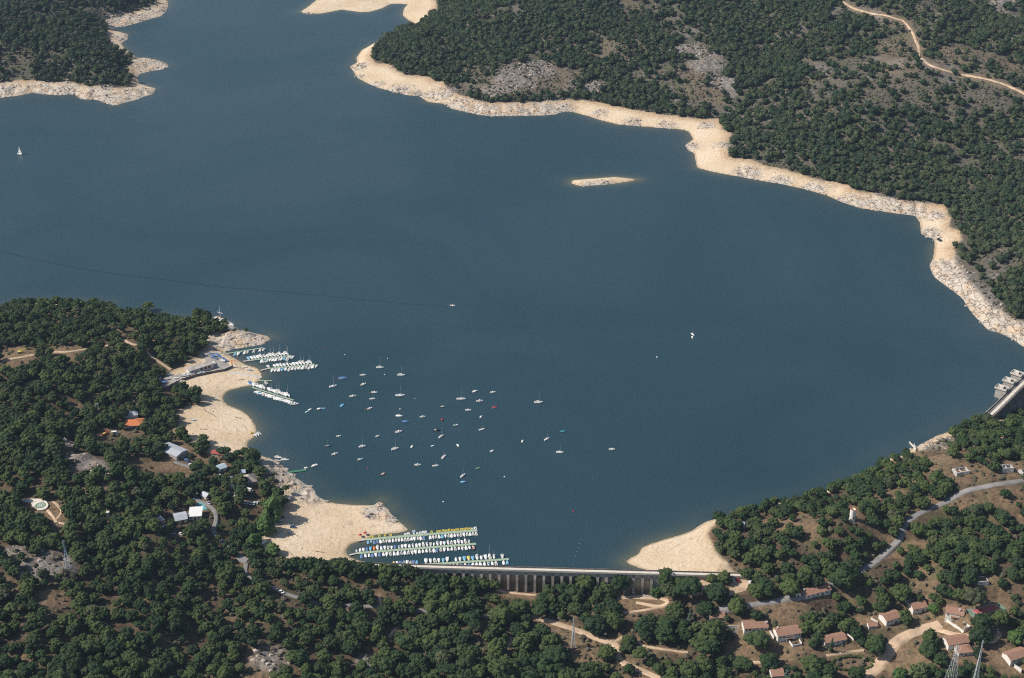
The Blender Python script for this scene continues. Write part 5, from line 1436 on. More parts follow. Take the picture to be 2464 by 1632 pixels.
# the wake behind the launch: slightly ruffled strip lying on the lake
def wake():
    m, nt, b = nodes_mat('wake_water'); g = NT(nt)
    b.inputs['Base Color'].default_value = (.010, .032, .043, 1); b.inputs['Roughness'].default_value = .3; b.inputs['IOR'].default_value = 1.33
    g.bump(g.noise(.9, 3, .6, g.pos()), .6, 1.0, b)
    P = [(1082,737),(1000,733),(900,724),(800,714),(700,705),(600,696),(520,690),(420,676),(300,662),(200,648),(100,628),(0,606),(-120,590)]
    c = catmull(W(P), 8); t = np.gradient(c, axis=0); t /= np.hypot(t[:, 0], t[:, 1])[:, None]
    nn = np.stack([-t[:, 1], t[:, 0]], 1); k = np.linspace(.35, .8, len(c))[:, None]
    A, B = c + nn * k, c - nn * k
    V = np.vstack([np.c_[A, np.full(len(c), .02)], np.c_[B, np.full(len(c), .02)]]); n = len(c)
    F = np.array([[i + n, i + n + 1, i + 1, i] for i in range(n - 1)])
    setp(link('boat_wake', np_mesh('boat_wake', V, F, [m])), 'long thin curved wake trailing the motor launch', None, None, 'stuff')
wake()

def pip(P, x, y):
    r = False; n = len(P)
    for i in range(n):
        (x1, y1), (x2, y2) = P[i], P[(i + 1) % n]
        if (y1 > y) != (y2 > y) and x < (x2 - x1) * (y - y1) / (y2 - y1) + x1: r = not r
    return r
def gpp(px, py):
    """like gpt, but standing on top of a paved patch where there is one"""
    for k, (g, zz) in PADZ.items():
        P = [proj(q[0], q[1], zz) for q in g]
        if pip([(float(a), float(b)) for a, b in P], px, py):
            u = unproj(px, py, zz); return np.array([u[0], u[1], zz])
    return gpt(px, py)

# ------------------------------------------------------------------ houses and sheds
def house(name, A, B, depth, eave, ridge, label, wall='plaster', roof='tile', axis='x', wins=(), doors=(), chim=None, over=.4, porch=None, cat='house', group=None, L=None, flat=False, side_win=0):
    """A, B: photo pixels of the left and right foot of the side facing the camera"""
    a, b = gpp(*A), gpp(*B)
    v = (b - a)[:2]; Lr = float(np.hypot(*v)); rz = math.atan2(v[1], v[0])
    Lx = L or Lr
    cr, sr = math.cos(rz), math.sin(rz)
    zz = [float(height(a[0] + cr * u - sr * w, a[1] + sr * u + cr * w)) for u in (0, Lx) for w in (0, depth)]
    z = .5 * (a[2] + b[2]) if L is None else a[2]
    z = max(z, min(zz))
    root = setp(empty(name, (a[0], a[1], z), rz), label, cat, group)
    lo = min(zz) - z - 1.5
    w = MB(); w.box(0, Lx, 0, depth, lo, eave)
    D = depth
    if not flat:
        if axis == 'x': w.add([(0, 0, eave), (0, D, eave), (0, D / 2, ridge), (Lx, 0, eave), (Lx, D, eave), (Lx, D / 2, ridge)], [(0, 1, 2)[::-1], (3, 4, 5)])
        elif axis == 'y': w.add([(0, 0, eave), (Lx, 0, eave), (Lx / 2, 0, ridge), (0, D, eave), (Lx, D, eave), (Lx / 2, D, ridge)], [(0, 1, 2), (3, 4, 5)[::-1]])
    w.build('wall', M[wall], root)
    o = over; t = .18; e = eave + .02
    r = MB()
    if flat:
        r.box(-o, Lx + o, -o, D + o, e, e + .25)
    elif axis == 'x':
        k = (ridge - eave) / (D / 2); dz = k * o
        for s, y0 in ((1, -o), (-1, D + o)):
            y1 = D / 2
            vs = [(-o, y0, e - dz), (Lx + o, y0, e - dz), (Lx + o, y1, ridge + .02), (-o, y1, ridge + .02)]
            vs += [(x, y, q + t) for x, y, q in vs]
            f = [(0,3,2,1), (4,5,6,7), (0,1,5,4), (1,2,6,5), (3,0,4,7)]
            r.add(vs, f if s > 0 else [q[::-1] for q in f])
    elif axis == 'y':
        k = (ridge - eave) / (Lx / 2); dz = k * o
        for s, x0 in ((1, -o), (-1, Lx + o)):
            x1 = Lx / 2
            vs = [(x0, -o, e - dz), (x1, -o, ridge + .02), (x1, D + o, ridge + .02), (x0, D + o, e - dz)]
            vs += [(x, y, q + t) for x, y, q in vs]
            f = [(0,3,2,1), (4,5,6,7), (0,1,5,4), (2,3,7,6), (3,0,4,7)]
            r.add(vs, f if s > 0 else [q[::-1] for q in f])
    else:                                            # hipped
        p = min(Lx, D) / 2
        vs = [(-o, -o, e), (Lx + o, -o, e), (Lx + o, D + o, e), (-o, D + o, e)]
        if Lx >= D: top = [(p, D / 2, ridge), (Lx - p, D / 2, ridge)]; fs = [(0,1,5,4), (1,2,5), (2,3,4,5), (3,0,4)]
        else: top = [(Lx / 2, p, ridge), (Lx / 2, D - p, ridge)]; fs = [(0,1,4), (1,2,5,4), (2,3,5), (3,0,4,5)]
        r.add(vs + top, fs + [(3, 2, 1, 0)])
    ro = r.build('roof', M[roof], root)
    if chim:
        cx_, cy_ = chim[0] * Lx, chim[1] * D
        MB().box(cx_ - .35, cx_ + .35, cy_ - .35, cy_ + .35, eave, ridge + .9).box(cx_ - .45, cx_ + .45, cy_ - .45, cy_ + .45, ridge + .902, ridge + 1.05).build('chimney', M[wall], ro)
    def win(x, zc, ww, hh, y=0):
        f = MB(); q = .1
        f.box(x - ww/2 - q, x + ww/2 + q, -.07, .0, zc + hh/2, zc + hh/2 + q).box(x - ww/2 - q, x + ww/2 + q, -.12, .0, zc - hh/2 - q, zc - hh/2)
        f.box(x - ww/2 - q, x - ww/2, -.07, 0, zc - hh/2 + .001, zc + hh/2 - .001).box(x + ww/2, x + ww/2 + q, -.07, 0, zc - hh/2 + .001, zc + hh/2 - .001)
        wo_ = f.build('window', M['oldplaster'], root)
        MB().box(x - ww/2 + .001, x + ww/2 - .001, -.03, -.004, zc - hh/2 + .001, zc + hh/2 - .001).build('pane', M['glass'], wo_)
    for fx, zc, ww, hh in wins: win(fx * Lx, zc, ww, hh)
    for fx, ww, hh in doors:
        MB().box(fx * Lx - ww/2, fx * Lx + ww/2, -.05, -.004, 0, hh).build('door', M['bark'], root)
    if porch:
        x0, x1, pd = porch[0] * Lx, porch[1] * Lx, porch[2]
        p = MB().box(x0, x1, -pd, -.01, 2.5, 2.65).build('porch', M[roof], root)
        MB().box(x0 + .05, x0 + .25, -pd + .05, -pd + .25, lo, 2.5).box(x1 - .25, x1 - .05, -pd + .05, -pd + .25, lo, 2.5).build('porch_post', M[wall], p)
    if side_win:
        f = MB().box(-.05, -.004, D * .4, D * .4 + .8, eave * .55, eave * .55 + 1.0).build('window', M['glass'], root)
    return root

W4 = [(.08, 1.9, 1.0, 1.1), (.24, 1.9, 1.0, 1.1), (.76, 1.9, 1.0, 1.1), (.92, 1.9, 1.0, 1.1)]
W4 = [(a, 2.4, c, d) for a, b_, c, d in W4]
DD = [(.42, 1.3, 2.2), (.58, 1.3, 2.2)]
G = 'white tiled roof houses at bottom right'
house('tiled_house', (1790,1529), (1848,1516), 7.5, 3.9, 5.6, 'white two family house behind the umbrella pine with the tall bare trunk', 'plaster', 'tile', 'x', W4, DD, (.95, .3), group=G)
house('tiled_house', (1871,1547), (1927,1535), 8, 4.6, 6.4, 'white house with a low garden wall in front, right of the first two family house', 'plaster', 'tile', 'x', [(.1,3.4,1,1),(.26,3.4,1,1),(.78,3.4,1,1),(.92,3.4,1,1),(.5,1.2,2.4,1.6)], DD, (.1, .7), group=G, porch=(.35, .66, 1.4))
house('tiled_house', (1708,1502), (1744,1493), 7, 3.6, 5.2, 'shaded white house half hidden by pines, farthest left of the tiled houses', 'plaster', 'tile', 'x', [(.15,2.2,.9,1),(.4,2.2,.9,1)], [(.75, 1.4, 2.2)], (.12, .5), group=G)
house('tiled_house', (1938,1443), (1998,1431), 7, 3.6, 5.2, 'long white house with a reddish roof close below the asphalt road', 'plaster', 'tile', 'x', [(.12,2.2,1,1),(.3,2.2,1,1),(.48,2.2,1,1),(.86,2.2,1,1)], [(.68, 1.4, 2.2)], (.03, .5), group=G)
house('tiled_house', (1984,1559), (2036,1547), 7, 3.4, 4.9, 'long low house with garden walls behind it and a dark cypress at its wall', 'plaster', 'tile', 'x', [(.1,2.0,.9,1),(.62,2.0,.9,1),(.85,2.0,.9,1)], [(.4,1.2,2.1)], None, group=G)
house('tiled_house', (2132,1508), (2166,1497), 8, 4.4, 6.0, 'tiled house left of the bright broadleaf tree, lower of two in line', 'plaster', 'tile', 'x', [(.12,3.0,.9,1),(.36,3.0,.9,1)], [(.7,1.4,2.2)], None, group=G)
house('tiled_house', (2196,1480), (2230,1470), 8, 4.0, 5.6, 'tiled house directly behind the bright broadleaf tree, upper of two in line', 'plaster', 'tile', 'x', [(.3,2.6,.9,1)], [(.72,1.3,2.2)], None, group=G)
house('tiled_house', (2272,1498), (2318,1484), 8.5, 4.4, 6.2, 'big tiled house with a long white garden wall, left of the tennis court', 'plaster', 'tile', 'x', [(.14,3.0,.9,1),(.86,3.0,.9,1)], [(.42,1.5,2.3),(.6,1.5,2.3)], (.75, .3), group=G, porch=(.3,.7,1.6))
house('tiled_house', (2281,1566), (2331,1553), 8, 3.6, 5.4, 'tiled house directly above the lattice pylon at the bottom right', 'plaster', 'tile', 'x', [(.7,2.2,.9,1),(.86,2.2,.9,1)], [(.5,1.2,2.1)], None, group=G)
house('tiled_house', (2306,1581), (2341,1577), 7, 3.0, 4.4, 'small tiled house between the two pylons', 'plaster', 'tile', 'hip', [(.2,1.8,.9,.9),(.8,1.8,.9,.9)], [(.5,1.1,2.0)], None, group=G)
house('tiled_house', (2430,1604), (2474,1585), 8, 3.8, 5.5, 'white house with a sunlit gable cut by the right edge', 'plaster', 'tile', 'x', [(.2,2.4,.9,1),(.45,2.4,.9,1)], [(.75,1.3,2.2)], None, group=G)
house('tiled_house', (1857,1640), (1886,1634), 8, 3.4, 5.0, 'tiled roof cut by the bottom edge beside the pointed conifer', 'plaster', 'tile', 'x', [], [], None, group=G)
house('tiled_hut', (2090,1516), (2111,1512), 4, 2.4, 3.3, 'small tiled outbuilding between the cypress house and the next tiled house', 'plaster', 'tile', 'x', [(.5,1.4,.8,.8)], [], None, cat='hut')
house('roadside_house', (1914,1438), (1927,1441), 4, 3.6, 4.6, 'small white gable end hut beside the long house below the road', 'plaster', 'tile', 'y', [(.5,2.0,.7,.9)], [], None, cat='hut')
# roofless ruins
def ruin(A, B, depth, h, label, wins, broken=.7):
    a, b = gpt(*A), gpt(*B); v = (b - a)[:2]; L = float(np.hypot(*v)); rz = math.atan2(v[1], v[0])
    root = setp(empty('ruined_house', (a[0], a[1], min(a[2], b[2])), rz), label, 'ruin', 'roofless white ruins')
    t = .35; S = 2 * len(wins) + 1
    f = MB(); x = 0
    cuts = [0] + [q for wx in wins for q in (wx * L - .45, wx * L + .45)] + [L]
    for i in range(len(cuts) - 1):
        if i % 2 == 0: f.box(cuts[i], cuts[i + 1], 0, t, -2, h)
        else: f.box(cuts[i] + .001, cuts[i + 1] - .001, 0, t, -2, .9).box(cuts[i] + .001, cuts[i + 1] - .001, 0, t, 2.1, h)
    f.build('front_wall', M['plaster'], root)
    MB().box(0, L, depth - t, depth, -2, h * broken).build('back_wall', M['oldplaster'], root)
    MB().add([(0, t + .002, -2), (0, depth - t - .002, -2), (0, depth - t - .002, h * broken), (0, depth / 2, h + 1.4), (0, t + .002, h), (t, t + .002, -2), (t, depth - t - .002, -2), (t, depth - t - .002, h * broken), (t, depth / 2, h + 1.4), (t, t + .002, h)],
             [(0,1,2,3,4)[::-1], (5,6,7,8,9), (0,5,9,4), (4,9,8,3), (3,8,7,2), (2,7,6,1)]).build('gable_wall', M['oldplaster'], root)
    MB().box(L - t, L, t + .002, depth - t - .002, -2, h * .8).build('gable_wall', M['oldplaster'], root)
    MB().box(L * .5, L * .5 + .2, t + .002, depth - t - .002, -2, h * .6).build('inner_wall', M['oldplaster'], root)
    return root
ruin((2301,1148), (2334,1140), 7, 3.6, 'grey roofless ruin above the asphalt road, left of the smaller white ruin', (.15,.38,.62,.85))
ruin((2412,1138), (2439,1137), 6, 3.8, 'white roofless ruin with two windows and a doorway near the right edge', (.25,.52,.8), .8)
ruin((2460,1147), (2490,1144), 6, 3.8, 'white ruin cut by the right edge above the asphalt road', (.5,))
q = ruin((2352,1408), (2379,1408), 6, 3.2, 'white ruin wall with three dark windows behind the very wide umbrella pine', (.25,.5,.78), .9)
a = gpt(2330, 1400)
st = setp(empty('collapsed_roof', (a[0], a[1], a[2]), .5), 'collapsed brown roof frame with bare rafters left of the three window ruin', 'roof frame')
MB().add([(0,0,.3),(8,0,1.2),(8,.3,1.2),(0,.3,.3),(0,0,.6),(8,0,1.5),(8,.3,1.5),(0,.3,.6)], [(0,1,2,3)[::-1],(4,5,6,7),(0,1,5,4),(2,3,7,6),(1,2,6,5),(3,0,4,7)]).build('ridge_beam', M['dirt'], st)
for k in range(5):
    MB().tube((.6 + 1.7 * k, .15, .6 + .18 * k), (.4 + 1.7 * k, -3.6, .1), .14).build('rafter', M['plaster'] if k % 2 else M['dirt'], st)

# garden walls
def wall_line(P, h, mat, label, name='garden_wall', cat='wall', t=.3, group='garden walls of the tiled houses'):
    g = ground([p[0] for p in P], [p[1] for p in P])
    o = g[0]; mb = MB(); cp = MB()
    for i in range(len(P) - 1):
        a, b = g[i, :2] - o[:2], g[i + 1, :2] - o[:2]; v = b - a; L = np.hypot(*v); nn = np.array([-v[1], v[0]]) / L * t / 2
        a = a + v / L * (.002 if i else 0)
        k = max(1, int(L / 5))
        for j in range(k):
            p, q_ = a + (b - a) * j / k, a + (b - a) * (j + 1) / k
            zt = max(float(height(*(p + o[:2]))), float(height(*(q_ + o[:2])))) - o[2] + h
            pts = [(p + nn), (p - nn), (q_ - nn), (q_ + nn)]
            mb.prism([(r_[0], r_[1]) for r_ in pts], zt - h - 1.5, zt)
            pts = [(p + nn * 1.4), (p - nn * 1.4), (q_ - nn * 1.4), (q_ + nn * 1.4)]
            cp.prism([(r_[0], r_[1]) for r_ in pts], zt + .003, zt + .12)
    root = setp(empty(name, o), label, cat, group)
    mb.build('wall', M[mat], root); cp.build('coping', M['kerb'], root)
wall_line([(2275,1496),(2296,1509),(2318,1524)], 1.8, 'plaster', 'long sunlit white garden wall running down from the big tiled house')
wall_line([(2318,1524),(2334,1512),(2318,1500)], 1.4, 'plaster', 'white wall closing the right side of the big house garden')
wall_line([(1975,1536),(1984,1556)], 1.6, 'plaster', 'white wall at the left end of the cypress house')
wall_line([(1984,1528),(2000,1540)], 1.6, 'plaster', 'white dividing wall behind the cypress house')
wall_line([(2038,1526),(2054,1542)], 1.6, 'plaster', 'white wall at the right end of the cypress house')
wall_line([(1739,1500),(1750,1516),(1780,1511)], 1.3, 'plaster', 'white wall between the shaded house and the two family house')
wall_line([(1749,1519),(1752,1526),(1775,1522)], 1.0, 'plaster', 'low white wall below the shaded house')
wall_line([(1899,1545),(1907,1558),(1929,1552),(1922,1540)], 1.1, 'plaster', 'low white wall around the front garden of the second white house')
wall_line([(1852,1521),(1862,1540)], 1.2, 'plaster', 'white wall at the left of the second white house')
wall_line([(1950,1531),(1966,1552)], 1.2, 'plaster', 'white wall left of the cypress house garden')
wall_line([(2095,1490),(2112,1499)], 1.2, 'plaster', 'short white wall on the slope left of the upper tiled houses')
wall_line([(2440,1606),(2457,1620)], 2.2, 'plaster', 'bright white wall below the last house at the right edge')
wall_line([(2178,1452),(2196,1446),(2210,1452)], 1.2, 'plaster', 'broken white wall behind the upper tiled houses')
wall_line([(697,1357),(742,1359),(790,1362)], 1.2, 'kerb', 'pale stone wall on the beach edge before the dam', 'stone_wall', group=None)
wall_line([(561,884),(540,893),(505,899),(470,906),(440,916),(415,928),(395,938)], 2.0, 'darkcon', 'grey-brown quay wall along the back of the harbour beach', 'quay_wall', group=None)
wall_line([(2187,1070),(2198,1077),(2203,1087)], 1.4, 'palecon', 'pale slanting wall on the crest of the right hill', 'stone_wall', group=None)
wall_line([(1504,1438),(1545,1436),(1580,1440)], .8, 'kerb', 'low pale kerb wall in front of the dam arches', 'stone_wall', group=None)

# oval hedge
def hedge():
    c = np.array([(2052 + 50 * math.cos(t), 1597 + 17 * math.sin(t)) for t in np.linspace(.3, 2 * math.pi - .1, 60)])
    g = ground(c[:, 0], c[:, 1]); r = np.random.default_rng(5)
    IV, IF = ICO0; Vs = []; Fs = []; n = 0
    for p in g:
        for _ in range(3):
            v = IV * r.uniform(.7, 1.2, (12, 1)) * .75 + p + r.normal(0, .35, 3) * np.array([1, 1, .2]) + np.array([0, 0, .5])
            Vs.append(v); Fs.append(IF + n); n += 12
    setp(link('oval_hedge', np_mesh('oval_hedge', np.vstack(Vs), np.vstack(Fs), [M['pine']])), 'dark clipped hedge in an oval around a dry lawn', 'hedge')
hedge()

# ------------------------------------------------------------------ buildings on the left bank
house('orange_roof_house', (300,1030), (342,1034), 9, 3.2, 5.2, 'pavilion with a bright orange tiled roof among the left bank pines', 'plaster', 'newtile', 'hip', [(.35,1.8,1.2,1.1)], [(.6,1.4,2.2),(.85,1.4,2.2)], over=1.0, cat='house')
house('grey_roof_annex', (302,1009), (333,1009), 7, 3.2, 5.6, 'grey hipped roof building directly behind the orange roof', 'plaster', 'greyroof', 'hip', [], [], cat='house')
house('long_shed', (425.5,1108), (452,1097), 19, 4.2, 5.4, 'long shed with a pale grey sheet roof beside the coastal road', 'oldplaster', 'greyroof', 'y', [(.5,2.4,1.4,.9)], [(.3,1.8,2.4)], cat='shed')
house('red_roof_hut', (509,1097), (541,1101), 4.5, 2.4, 3.3, 'low hut with a dark red roof near the beach pines', 'oldplaster', 'redtile', 'x', [(.3,1.4,.8,.8)], [(.6,1,2)], cat='hut')
house('grey_shed', (524,1138), (547,1133), 6, 2.8, 3.8, 'small shed with a blue-grey roof above the pyramid roof', 'plaster', 'bluroof', 'x', [], [(.5,1.2,2.1)], cat='shed')
house('pyramid_roof_house', (588,1170), (618,1168), 10, 3.2, 6.6, 'building with a large brown-grey pyramid roof near the rocky shore', 'oldplaster', 'brownroof', 'hip', [(.2,1.8,.9,1),(.8,1.8,.9,1)], [(.5,1.2,2.1)], over=.8)
house('blue_roof_shed', (574,1146), (591,1146), 6, 2.8, 3.6, 'blue-grey roofed shed touching the pyramid roof building', 'plaster', 'bluroof', 'x', [], [(.4,1.2,2)], cat='shed')
house('light_blue_hut', (545,1178), (563,1178), 5, 2.4, 3.2, 'light blue roofed hut left below the pyramid roof', 'plaster', 'bluroof', 'x', [], [(.5,1,2)], cat='hut')
house('blue_hut', (553,1164), (565,1164), 4, 2.4, 3.4, 'pale blue hut tucked between two pines left of the pyramid roof', 'lblue', 'bluroof', 'y', [], [(.5,1,2)], cat='hut')
house('white_pavilion', (455,1252), (485,1252), 11, 3.2, 3.6, 'white flat roofed building beside the teal court', 'plaster', 'tarp', 'x', [(.2,1.8,1,1),(.8,1.8,1,1)], [(.5,1.4,2.2)], flat=True)
house('grey_hall', (423,1262), (452,1258), 9, 3.0, 4.4, 'grey roofed hall left of the white flat roofed building', 'cream', 'greyroof', 'x', [(.2,1.7,1,1)], [(.6,1.4,2.2)])
house('lean_to', (378,1262), (396,1261), 5, 2.6, 2.8, 'open shelter with a small flat grey roof beside parked cars', 'oldplaster', 'greyroof', 'x', [], [(.5,2.4,2.0)], flat=True, cat='shelter')
house('white_chapel_hut', (496,1202), (509,1200), 5, 2.8, 4.4, 'small white steep roofed hut on the inside of the road bend', 'plaster', 'greyroof', 'y', [], [(.5,1.1,2.1)], cat='hut')
house('boathouse', (456,898), (515,885), 6, 2.8, 3.2, 'long low white boathouse with dark openings above the quay wall', 'plaster', 'concrete', 'x', [(.15,1.5,1,.9),(.3,1.5,1,.9)], [(.5,2.2,2.2),(.66,2.2,2.2),(.82,2.2,2.2)], flat=True, cat='boathouse')
house('gatehouse', (659,1372), (678,1370), 6, 2.8, 3.9, 'grey roofed hut behind the pines at the left end of the dam', 'oldplaster', 'greyroof', 'x', [(.3,1.6,.9,.9)], [(.7,1,2)], cat='hut')
house('shore_hut', (1776,1274), (1792,1274), 5, 2.6, 3.6, 'pale blue-grey roofed hut in the pines above the right beach', 'plaster', 'bluroof', 'x', [(.3,1.5,.9,.9)], [(.7,1,2)], cat='hut')
house('crest_hut', (2395,1060), (2408,1064), 5, 3.0, 4.0, 'small white and brown hut on the hill near the tall dam', 'plaster', 'tile', 'x', [(.3,1.6,.8,.9)], [(.7,1,2)], cat='hut')

# ship shaped building on the rocky point
def ship():
    a, b = unproj(512, 764, 11), unproj(562, 780, 11)
    v = b - a; L = float(np.hypot(*v)); rz = math.atan2(v[1], v[0]); z = float(height(*((a + b) / 2)))
    root = setp(empty('ship_shaped_building', (a[0], a[1], z), rz), 'white building shaped like a ship with mast and yardarm on the wooded point', 'building')
    rings = []
    for t in np.linspace(0, 1, 9):
        w = 3.2 * (1 if t < .55 else max(.06, 1 - ((t - .55) / .45) ** 1.8)); top = 4.6 + 1.2 * t * t
        rings.append([(L * t, -w, top), (L * t - .2, -w * .8, -3), (L * t - .2, w * .8, -3), (L * t, w, top)])
    MB().loft(rings).build('hull', M['plaster'], root)
    rl = MB()
    for i in range(8):
        for s in (0, 3):
            p, q = rings[i][s], rings[i + 1][s]
            rl.tube((p[0], p[1], p[2] + .9), (q[0], q[1], q[2] + .9), .07, n=4).tube(p, (p[0], p[1], p[2] + .9), .06, n=4)
    rl.build('railing', M['white'], root)
    c = MB().box(L * .1, L * .42, -2.2, 2.2, 4.75, 7.2).build('bridge', M['brownroof'], root)
    MB().box(L * .08, L * .44, -2.5, 2.5, 7.203, 7.45).build('roof', M['plaster'], c)
    m = MB().tube((L * .38, 0, 7.4), (L * .38, 0, 20.5), .28, .16).build('mast', M['white'], root)
    MB().tube((L * .38 - 3.0, 0, 13.8), (L * .38 + 3.0, 0, 13.8), .18).build('yardarm', M['white'], m)
    f = MB().add([(L*.32, -.4, 8.2), (L*.32 - 1.5, -.3, 8.0), (L*.32 - 1.5, -.3, 9.6), (L*.32, -.4, 10.8)], [(0,1,2,3)]).build('flag', M['orange'], root)
    for k in range(5):
        MB().box(L * (.12 + .11 * k) - .4, L * (.12 + .11 * k) + .4, -3.05, -2.9, 2.0, 3.0).build('window', M['glass'], root)
ship()

# white watch tower
def tower():
    p = gpt(2050, 1251)
    root = setp(empty('round_tower', p), 'white round tower with a broken red brick rim on the right hill', 'tower')
    n = 20; R0 = 1.85; H = 8.6; mb = MB(); rings = []
    for r_, z in ((R0 * 1.04, -2), (R0, H)):
        rings.append([(r_ * math.cos(2 * math.pi * k / n), r_ * math.sin(2 * math.pi * k / n), z) for k in range(n)])
    mb.loft(rings, cap=False)
    inner = [(x * .84, y * .84, z) for x, y, z in rings[1]]; low = [(x * .84, y * .84, H - 2.5) for x, y, z in rings[1]]
    mb.loft([rings[1], inner, low], cap=False)
    mb.add(low, [tuple(range(n))])
    mb.build('wall', M['plaster'], root, True)
    rm = MB(); r = random.Random(4)
    for k in range(n):
        if k in (4, 5, 12): continue
        a0, a1 = 2 * math.pi * k / n, 2 * math.pi * (k + 1) / n; h = r.uniform(.15, .45)
        rm.prism([(R0 * 1.05 * math.cos(a0), R0 * 1.05 * math.sin(a0)), (R0 * 1.05 * math.cos(a1), R0 * 1.05 * math.sin(a1)), (R0 * .8 * math.cos(a1), R0 * .8 * math.sin(a1)), (R0 * .8 * math.cos(a0), R0 * .8 * math.sin(a0))], H + .004, H + h)
    rm.build('rim', M['newtile'], root)
    MB().prism([(-.05, -R0 - .06), (.75, -R0 - .02), (.75, -R0 + .3), (-.05, -R0 + .3)], 1.6, 3.4).build('doorway', M['black'], root)
    MB().box(-.1, .25, -R0 - .03, -R0 + .3, 5.4, 6.4).build('window', M['black'], root)
tower()

# helicopter pad
def helipad():
    P = [(53,1209),(57,1204),(68,1203),(80,1203),(93,1203),(104,1205),(113,1210),(117,1217),(115,1223),(109,1228),(101,1230),(91,1231),(90,1226),(84,1223),(78,1219),(75,1213),(66,1211)]
    o, g, zz = pad('helipad', P, 'helired', 1.0, 'white teardrop shaped helicopter pad with a green circle in the left woodland', 'thing', 'helipad')
    c = gpt(98, 1219); 
    def disc(r0, r1, z, nm, mt):
        n = 32; A = [(c[0] + r1 * math.cos(2*math.pi*k/n), c[1] + r1 * math.sin(2*math.pi*k/n), z) for k in range(n)]
        if r0 <= 0: MB().add(A, [tuple(range(n))]).build(nm, M[mt], o)
        else:
            B = [(c[0] + r0 * math.cos(2*math.pi*k/n), c[1] + r0 * math.sin(2*math.pi*k/n), z) for k in range(n)]
            MB().add(A + B, [(k, (k+1) % n, n + (k+1) % n, n + k) for k in range(n)]).build(nm, M[mt], o)
    disc(0, 3.7, zz + .03, 'green_circle', 'heligreen')
    disc(2.1, 2.4, zz + .06, 'white_ring', 'helired')
    MB().box(c[0] - .9, c[0] - .45, c[1] - 1.1, c[1] + 1.1, zz + .031, zz + .06).box(c[0] + .45, c[0] + .9, c[1] - 1.1, c[1] + 1.1, zz + .031, zz + .06).box(c[0] - .449, c[0] + .449, c[1] - .25, c[1] + .25, zz + .031, zz + .06).build('letter_mark', M['white'], o)
helipad()

# ------------------------------------------------------------------ pylons, poles, signs
def pylon(base, top_h, w0, mat, label, arms=(), lean=0):
    p = gpt(*base)
    root = setp(empty('lattice_pylon', p, R(lean)), label, 'pylon', 'lattice power pylons')
    w1 = w0 * .16; H = top_h; th = .11
    L4 = [(-1,-1),(1,-1),(1,1),(-1,1)]
    def at(k, z):
        w = (w0 + (w1 - w0) * min(1, z / (H * .85))) / 2
        return (L4[k][0] * w, L4[k][1] * w, z)
    for k in range(4):
        MB().tube(at(k, -1), at(k, H * .85), th, th * .8, 4).tube(at(k, H * .85), at(k, H), th * .8, th * .7, 4).build('leg', M[mat], root)
    br = MB(); z = 0; step = w0 * .9
    while z < H - .6:
        w = (w0 + (w1 - w0) * min(1, z / (H * .85))); z2 = min(H, z + max(1.0, w * .95))
        for k in range(4):
            br.tube(at(k, z), at((k + 1) % 4, z2), .065, n=3).tube(at((k + 1) % 4, z), at(k, z2), .065, n=3)
        z = z2
    br.build('bracing', M[mat], root)
    for z, l in arms:
        MB().tube((-l, 0, z), (l, 0, z), .1, n=4).tube((-l, 0, z), (0, 0, z + .9), .07, n=3).tube((l, 0, z), (0, 0, z + .9), .07, n=3).build('crossarm', M[mat], root)
    return root
pylon((164,1369), 22, 2.9, 'bsteel', 'pale blue-white lattice pylon rising from the left woodland', [(20.5, .9)], 10)
pylon((1379,1558), 24, 2.6, 'steel', 'grey lattice pylon beside the dirt road below the low dam', [(22, 1.6), (19.5, 1.1)], 20)
pylon((2286,1655), 33, 6.8, 'steel', 'wide footed lattice pylon at the bottom right, left of the slim one', [(30, 1.5)], 15)
pylon((2341,1668), 40, 3.0, 'steel', 'slim tall lattice pylon at the bottom right', [(38, 1.0)], 0)
def pole(px, py, h, mat, label, kind='utility_pole', arm=True):
    p = gpt(px, py)
    root = setp(empty(kind, p), label, 'pole' if kind == 'utility_pole' else 'lamp', 'poles near the low dam')
    MB().tube((0, 0, -1), (0, 0, h), .16, .11).build('shaft', M[mat], root)
    if arm: MB().box(-1.0, 1.0, -.08, .08, h - .5, h - .3).build('crossarm', M[mat], root)
pole(1795,1319,7.5,'steel','pale pole on the slope above the right end of the dam, upper of two')
pole(1808,1333,6,'steel','pale pole on the slope above the right end of the dam, lower of two')
pole(1525,1438,4.2,'kerb','short pale post on the looping track in front of the dam')
pole(1338,1537,6.5,'steel','grey pole left of the dirt road near the lattice pylon')
pole(720,1439,5.0,'steel','pole beside the asphalt road right of the white car')
pole(798,1450,4.0,'steel','short pole above the asphalt road right of the roadside pole')
pole(516,1196,7,'steel','thin pole beside the small steep roofed hut')
pole(2422,1186,3.2,'cream','cream coloured post on the dry slope below the asphalt road', arm=False)
def sign(px, py, w, h, label):
    p = gpt(px, py)
    root = setp(empty('road_sign', p, R(8)), label, 'sign', 'white signs beside the dirt road')
    for x in (-w * .35, w * .35): MB().tube((x, 0, -.5), (x, 0, 1.2 + h), .06, n=5).build('post', M['steel'], root)
    MB().box(-w / 2, w / 2, -.12, -.07, 1.2, 1.2 + h).build('panel', M['white'], root)
    t = MB()
    for i in range(3): t.box(-w * .36, w * (.1 + .12 * i), -.125, -.122, 1.2 + h * (.72 - .24 * i), 1.2 + h * (.72 - .24 * i) + h * .08)
    t.build('faded_print', M['greyroof'], root)
sign(1345.6,1492,2.2,1.7,'white sign board behind the start of the dirt road')
sign(1456.5,1531,1.9,1.4,'white sign board at the bend of the dirt road')
